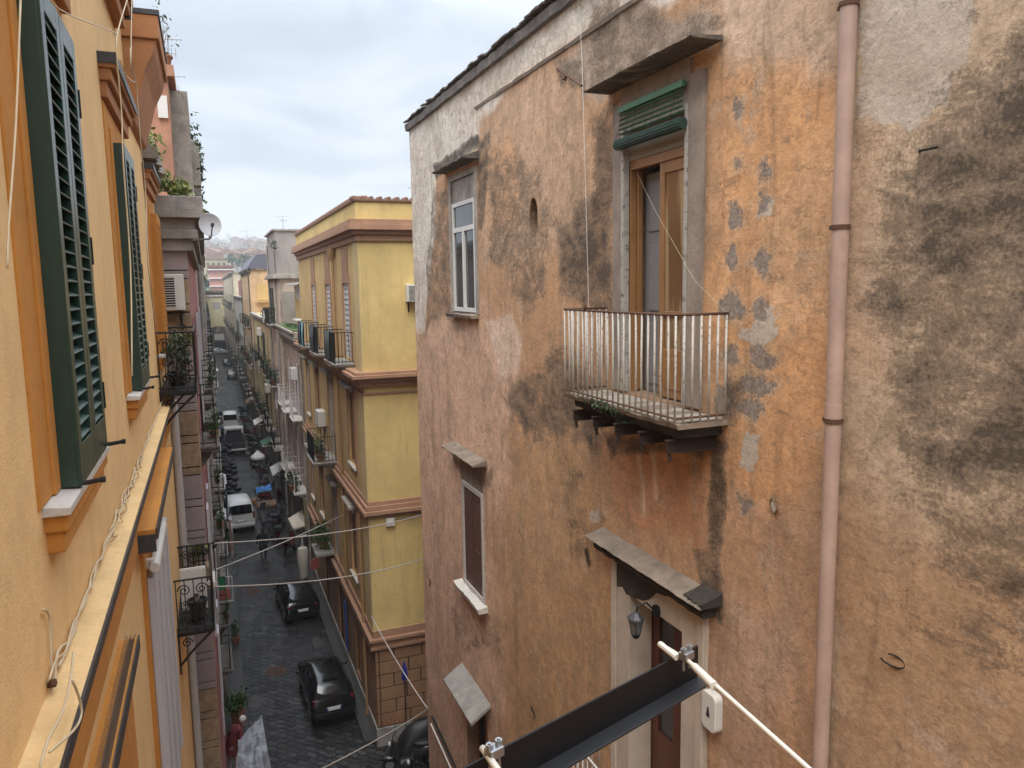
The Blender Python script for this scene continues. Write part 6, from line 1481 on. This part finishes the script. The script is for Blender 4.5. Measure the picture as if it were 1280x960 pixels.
MB().tube([(-.22,0,2.62),(.22,0.05,2.66)], .03, 6).tube([(0,0,2.5),(0,0,2.75)], .02, 6).build('crosspiece', m_white, o, local=True)
o = thing('sign_board', 'faded red sign board hanging by the right wall next to the folded parasol', 'sign', tuple(pY(400,704,35))); MB().prism([(-.42,0,-.30),(.42,0.25,-.12),(.42,0.25,.36),(-.42,0,.18)], (0,.05,0)).build('board', simple('faded_red_board', (.36,.09,.07), .6), o, local=True)
mb = MB()
for i in range(3): mb.tube([(-.3,-.006+.09,-.14+.14*i),(.28,.2,-.02+.14*i)], .014, 4)
mb.build('lettering', simple('pinkish_lettering', (.5,.3,.27), .7), o, local=True)
# stall with blue tarpaulin
st = thing('market_stall', 'low market stall under a bright blue tarpaulin on the right of the street', 'stall', (2.75, 49.5, 0)); MB().box(-.6,.6,-.5,.7,.55,.65).build('table', m_wood, st, local=True)
mb = MB()
for x in (-.55,.55):
    for y in (-.45,.65): mb.tube([(x,y,0),(x,y,1.6)], .02, 4)
mb.build('frame', m_zinc, st, local=True); tp = sheet('tarpaulin', simple('blue_tarpaulin', (.03,.14,.40), .5), (2.15,49.0,1.55), (3.1,49.0,1.6), (3.1,50.0,1.7), (2.15,50.0,1.65), sag=.12, wr=.12, parent=st)
r = random.Random(8)
for i in range(5):
    o = thing('crate', ('brown cardboard crate stacked by the blue-covered stall','cream crate among the boxes at the blue-covered stall')[i % 2], 'crate', (2.2+.42*(i % 3), 52.0+.4*(i//3), .0), 'boxes beside the market stall'); MB().box(-.19,.19,-.15,.15,0,.02).box(-.19,-.17,-.15,.15,.02,.26).box(.17,.19,-.15,.15,.02,.26).box(-.17,.17,-.15,-.13,.02,.26).box(-.17,.17,.13,.15,.02,.26).build('shell', (m_wood, m_cream)[i % 2], o, local=True); MB().box(-.16,.16,-.12,.12,.2,.24).build('contents', m_terra, o, local=True)
# straw blind hanging from a balcony on the right, air conditioners and balcony plants
mb = MB(); ca_, cb_ = pY(379,624,37.9), pY(396,661,37.9)
for i in range(22): zq = ca_[2]+(cb_[2]-ca_[2])*i/21; mb.tube([(ca_[0],37.9,zq),(cb_[0],37.9,zq)], .035, 5)
o = mb.build('straw_blind', simple('straw_blind', (.24,.20,.11), .9, var=.3)); tag(o, 'rolled-down straw blind on the balcony right after the yellow building', 'blind')
for i, (y, z, lb) in enumerate(((40.6,9.4,'high'),(58,6.6,'first-floor'),(64,10.4,'second-floor'),(80,6.2,'lower orange-house'),(90.8,9.6,'upper orange-house'))):
    ac_unit((4.1 if y < 47 else 3.9, y, z), '-x', 'white air conditioner at %s level on the right-hand facades' % lb, .85, .6, .32)
for i, (y, z, lb) in enumerate(((30,9.0,'pinkish house'),(37,5.6,'pinkish house lower'),(49,8.8,'dusty-red house'))):
    ac_unit((-.24,y,z), '+x', 'white air conditioner on the %s frontage at the left' % lb, .8, .58, .3)
pl = [(48.7,8.2),(51.3,11.9),(55.5,8.2),(62.5,4.3),(66,8.2),(69.5,4.3),(77.5,10.5),(81.5,6.9),(89.5,6.9),(105,7.4),(77.5,6.9),(110,7.4),(115,3.8),(124,7.4),(132,11.2),(39.3,3.9)]
p0 = None
for i, (y, z) in enumerate(pl):
    lb = 'green plants crowding a railing of the right-hand balconies in the distance'
    if p0 is None: p0 = pot_plant((3.5,y,z), lb, (.3,.7,.4), 200, .2, m_leafB, .2, droop=.25, group='plants on the far right balconies')
    else: clone(p0, (3.5,y,z), None, lb)
p0 = None
for i, (y, z) in enumerate(((15.6,11.2),(21.4,7.7),(24.1,11.2),(24,4.1),(28.2,7.3),(31.5,10.8),(35,3.9),(42,7.3),(50.5,10.8),(58.5,7.3),(74,10.8),(84,7.3))):
    lb = 'small plant on one of the shallow left-hand balconies'
    if p0 is None: p0 = pot_plant((-.02,y,z), lb, (.12,.4,.22), 130, .10, m_leafA, .09, droop=.15, group='plants on the left balconies')
    else: clone(p0, (-.02,y,z), None, lb)
# laundry
for i, (x, y, z, c, lb) in enumerate(((.22,20.0,7.9,(.5,.5,.5),'white sheet drying on a left balcony'),(.24,29.4,6.2,(.12,.18,.30),'blue cloth drying on the left beyond the mauve building'),(3.3,59,8.4,(.55,.53,.5),'white laundry on a balcony of the low yellowish house'),(3.3,78.5,8.0,(.40,.10,.08),'red cloth hanging from the orange house balcony'),(3.2,43.0,8.0,(.5,.45,.42),'pale cloth over the white balcony after the yellow building'))):
    mb = MB(); n = 12
    for k in range(n+1):
        t = k/n
        for v in range(4): mb.v.append((x+.04*math.sin(t*11+v+i), y-.5+1.0*t, z+.45-.3*v-.02*math.sin(t*7)))
    for k in range(n):
        for v in range(3): a = k*4+v; mb.f.append((a,a+1,a+5,a+4)); mb.m.append(0)
    o = mb.build('laundry', simple('laundry_cloth_%d' % i, c, .9), smooth=True); tag(o, lb, 'laundry')

def hang_cloth(x, y, z, w, hgt, c, lb, i):
    mb = MB(); n = 10
    for k in range(n+1):
        t = k/n
        for v in range(4): mb.v.append((x+.03*math.sin(t*9+v*1.3+i), y-w/2+w*t, z-hgt*v/3-.02*math.sin(t*8)))
    for k in range(n):
        for v in range(3): a = k*4+v; mb.f.append((a,a+1,a+5,a+4)); mb.m.append(0)
    tag(mb.build('hanging_cloth', simple('hanging_cloth_%d' % i, c, .9), smooth=True), lb, 'cloth')
for i, q_ in enumerate(((3.32,51.3,12.7,(.60,.58,.54),'white cloth over the top balcony rail of the grey-topped house'),(3.32,65.5,9.0,(.18,.20,.26),'slate-blue cloth on a balcony of the low yellowish house'),(3.3,85.5,11.3,(.55,.45,.20),'mustard cloth over an upper rail of the orange house'),(3.25,110,8.2,(.62,.6,.58),'white cloth far along the right-hand balconies'),(.10,33.0,4.8,(.45,.10,.09),'red cloth on the lowest balcony of the pinkish left house'))):
    hang_cloth(q_[0], q_[1], q_[2], 1.0, .8, q_[3], q_[4], i)
for i, (y, w, c, lb) in enumerate(((50.5,2.4,[m_canv,m_canv2],'white and grey awning over a shop on the right beyond the stall'),(60,2.2,[simple('green_canvas',(.05,.13,.08),.8)]*2,'faded green awning over a shop on the right'),(70,2.6,[m_canv,m_canv],'plain white awning on the right farther up'),(84,2.6,[simple('rust_canvas',(.25,.09,.05),.8)]*2,'rust-red awning below the orange house'))):
    shop_awning(340, 500, y, w, .7, c, lb, -1, 3.9 if y > 47 else 4.1)
# ================================================================ cables across the street
m_wire = simple('pale_cable', (.42,.38,.34), .6)
def span(A, Bq, sag, r, label, n=16):
    A, Bq = np.array(A), np.array(Bq); mb = MB().tube([tuple(A*(1-t)+Bq*t-np.array([0,0,sag*4*t*(1-t)])) for t in np.linspace(0,1,n)], r, 5); return tag(mb.build('street_cable', m_wire, smooth=True), label, 'cable')
span((-.22,14.5,pY(266,679,14.5)[2]), pY(530,643,YY-.05), .15, .013, 'uppermost pale cable crossing the street to the yellow side wall')
span((-.22,15.5,pY(265,714,15.5)[2]), pX(432,642,XY-.2), .05, .013, 'cable rising across the street to the lower cornice of the yellow building')
span((-.22,14.5,pY(268,733,14.5)[2]), pY(530,698,YY-.05), .2, .015, 'lowest of the three pale cables crossing the street')
q0 = np.array([XR+.0, YC-.02, pX(541,898,XR)[2]])
cable([pY(x,y,YY-.03) for x,y in ((487,650),(500,648),(516,646),(535,641))], .012, 'thin cable stapled across the lower yellow side wall from the junction box', m_wire)
span(q0, pX(464,770,XY-.15), .1, .016, 'pale cable from the palazzo corner up to the base cornice of the yellow building')
span(q0, pX(228,1041,XL), .12, .016, 'pale cable from the palazzo corner sagging across the street to lower left')

# ================================================================ clothes bracket in the foreground
ZB = 13.12
e1, e0 = pZ(850,818,ZB), pZ(575,962,ZB); d = e1-e0; d[2] = 0; L_ = np.linalg.norm(d); d /= L_; nrm = np.array([d[1],-d[0],0]); s0_ = e0-d*1.2
e1 = e1+d*.07
br = thing('clothes_bracket', 'black steel angle bracket jutting out in the foreground to carry a clothes line', 'bracket', tuple(s0_))
m_blk = simple('black_gloss_steel', (.010,.010,.011), .45, var=.3, scale=20, spec=.25)
mb = MB(); top = np.array([0,0,.0]); hh = .080; fl = .044
mid = (s0_+e1)/2; hl = d*np.linalg.norm(e1-s0_)/2
mb.obox(mid+np.array([0,0,-hh/2]), hl, nrm*.0028, (0,0,hh/2)); mb.build('web', m_blk, br, bevel=.0015)
MB().obox(mid+np.array([0,0,-hh-.003])+nrm*(fl/2-.003), hl, nrm*fl/2, (0,0,.003)).build('flange', simple('skylit_black_steel', (.022,.023,.026), .42, spec=.4), br, bevel=.0015)  # flange steel coloured lighter than the web, sky light painted in
def clamp(p):
    o = thing('wire_clamp', 'zinc wire-rope clamp at the far tip of the black bracket' if p is pa_ else 'zinc wire-rope clamp partway along the black bracket at the bottom edge', 'clamp', tuple(p))
    MB().obox(p+np.array([0,0,.014]), d*.016, nrm*.012, (0,0,.010)).build('saddle', m_zinc, o, bevel=.003)
    for s in (-1,1): MB().tube([p+d*.011*s+np.array([0,0,-.02]), p+d*.011*s+np.array([0,0,.036])], .0035, 8).lathe(tuple(p+d*.011*s+np.array([0,0,.024])), [(0,0),(.0075,0),(.0075,.009),(0,.009)], 6).build('bolt', m_zinc, o)
    return o
pa_ = pZ(858,826,ZB+.012); pb_ = pZ(618,948,ZB+.012)
clamp(pa_); clamp(pb_)
zz = ZB+.018
tip, sl, en = pZ(825,805,zz), pZ(893,858,zz), pZ(1012,962,zz); en2 = en+(en-sl)*1.5
m_line = simple('white_plastic_line', (.66,.62,.54), .45, var=.1, dirt=((.45,.36,.22), .62))
o = MB().tube([tip, pZ(860,826,zz), en, en2], .0052, 8).build('clothes_line', m_line, smooth=True); tag(o, 'taut white plastic clothes line running from the bracket tip to the lower right', 'clothes line')
MB().tube([pZ(868,833,zz), sl], [.0085,.0105], 10).build('sleeve', m_line, o, smooth=40); MB().tube([tip, pZ(846,822,zz)], .0075, 8).build('end_cap', m_line, o, smooth=40)
t0, t1 = pZ(603,935,zz), pZ(617,955,zz)
o = MB().tube([t0, t1, t1+(t1-t0)*6], .0068, 8).build('clothes_line', m_line, smooth=True); tag(o, 'stub of a second clothes line at the clamp on the bottom edge of the picture', 'clothes line')

# ================================================================ sky, light, view
w = bpy.data.worlds.new('World'); sc.world = w; w.use_nodes = True; nt = w.node_tree; nt.nodes.clear()
def N(t, **k):
    q = nt.nodes.new(t)
    for a, b in k.items(): setattr(q, a, b)
    return q
out = N('ShaderNodeOutputWorld'); bg = N('ShaderNodeBackground'); nt.links.new(bg.outputs[0], out.inputs[0]); bg.inputs['Strength'].default_value = .1
SUN_EL, SUN_AZ = R(58), R(205)      # azimuth clockwise from +Y
sky = N('ShaderNodeTexSky', sky_type='NISHITA'); sky.sun_disc = False; sky.sun_elevation = SUN_EL; sky.sun_rotation = SUN_AZ; sky.air_density = 1.2; sky.dust_density = 3
tc = N('ShaderNodeTexCoord'); sp_ = N('ShaderNodeSeparateXYZ'); nt.links.new(tc.outputs['Generated'], sp_.inputs[0])
mz = N('ShaderNodeMath', operation='MAXIMUM'); nt.links.new(sp_.outputs['Z'], mz.inputs[0]); mz.inputs[1].default_value = 0
ad = N('ShaderNodeMath', operation='ADD'); nt.links.new(mz.outputs[0], ad.inputs[0]); ad.inputs[1].default_value = .22
dv = N('ShaderNodeVectorMath', operation='DIVIDE'); cb = N('ShaderNodeCombineXYZ')
for i in range(3): nt.links.new(ad.outputs[0], cb.inputs[i])
nt.links.new(tc.outputs['Generated'], dv.inputs[0]); nt.links.new(cb.outputs[0], dv.inputs[1])
ns = N('ShaderNodeTexNoise'); nt.links.new(dv.outputs[0], ns.inputs['Vector']); ns.inputs['Scale'].default_value = 1.5; ns.inputs['Detail'].default_value = 6; ns.inputs['Roughness'].default_value = .52; ns.inputs['Distortion'].default_value = .5
cr = N('ShaderNodeValToRGB'); nt.links.new(ns.outputs['Fac'], cr.inputs[0]); cr.color_ramp.interpolation = 'EASE'
CL = SKYK
cr.color_ramp.elements[0].position = .32; cr.color_ramp.elements[0].color = (.55*CL,.62*CL,.72*CL,1)
cr.color_ramp.elements[1].position = .62; cr.color_ramp.elements[1].color = (.83*CL,.90*CL,.99*CL,1)
# overcast luminance: brighter towards the zenith
gr = N('ShaderNodeMapRange'); nt.links.new(sp_.outputs['Z'], gr.inputs['Value']); gr.inputs['From Min'].default_value = .30; gr.inputs['From Max'].default_value = 1; gr.inputs['To Min'].default_value = 1.0; gr.inputs['To Max'].default_value = ZEN
ml = N('ShaderNodeVectorMath', operation='SCALE'); nt.links.new(cr.outputs[0], ml.inputs[0]); nt.links.new(gr.outputs[0], ml.inputs['Scale'])
mx = N('ShaderNodeMix', data_type='RGBA'); mx.inputs[0].default_value = .90; nt.links.new(sky.outputs[0], mx.inputs[6]); nt.links.new(ml.outputs[0], mx.inputs[7]); nt.links.new(mx.outputs[2], bg.inputs[0])
sl_ = bpy.data.lights.new('sun', 'SUN'); sl_.energy = 1.5; sl_.angle = R(40); sl_.color = (1,.95,.88); so = bpy.data.objects.new('sun', sl_); col.objects.link(so)
dirv = Vector((math.sin(SUN_AZ)*math.cos(SUN_EL), math.cos(SUN_AZ)*math.cos(SUN_EL), math.sin(SUN_EL))); so.rotation_euler = dirv.to_track_quat('Z','Y').to_euler(); so.location = (0,0,60)
if HAZE:
    hz_ = MB().box(-860,860,-280,1900,-1.5,140).build('haze', bpy.data.materials.new('haze_air')); tag(hz_, 'thin pale haze softening the far end of the street and the hillside', 'haze', kind='stuff')
    hm_ = hz_.data.materials[0]; hm_.use_nodes = True; hn = hm_.node_tree; hn.nodes.clear(); ho = hn.nodes.new('ShaderNodeOutputMaterial'); pv = hn.nodes.new('ShaderNodeVolumePrincipled'); hn.links.new(pv.outputs[0], ho.inputs['Volume'])
    pv.inputs['Color'].default_value = (.92,.94,.97,1); pv.inputs['Density'].default_value = HAZE
sc.view_settings.view_transform = 'Standard'; sc.view_settings.look = 'None'; sc.view_settings.exposure = EXPO; sc.view_settings.gamma = 1
sc.cycles.max_bounces = 6; sc.cycles.use_denoising = True
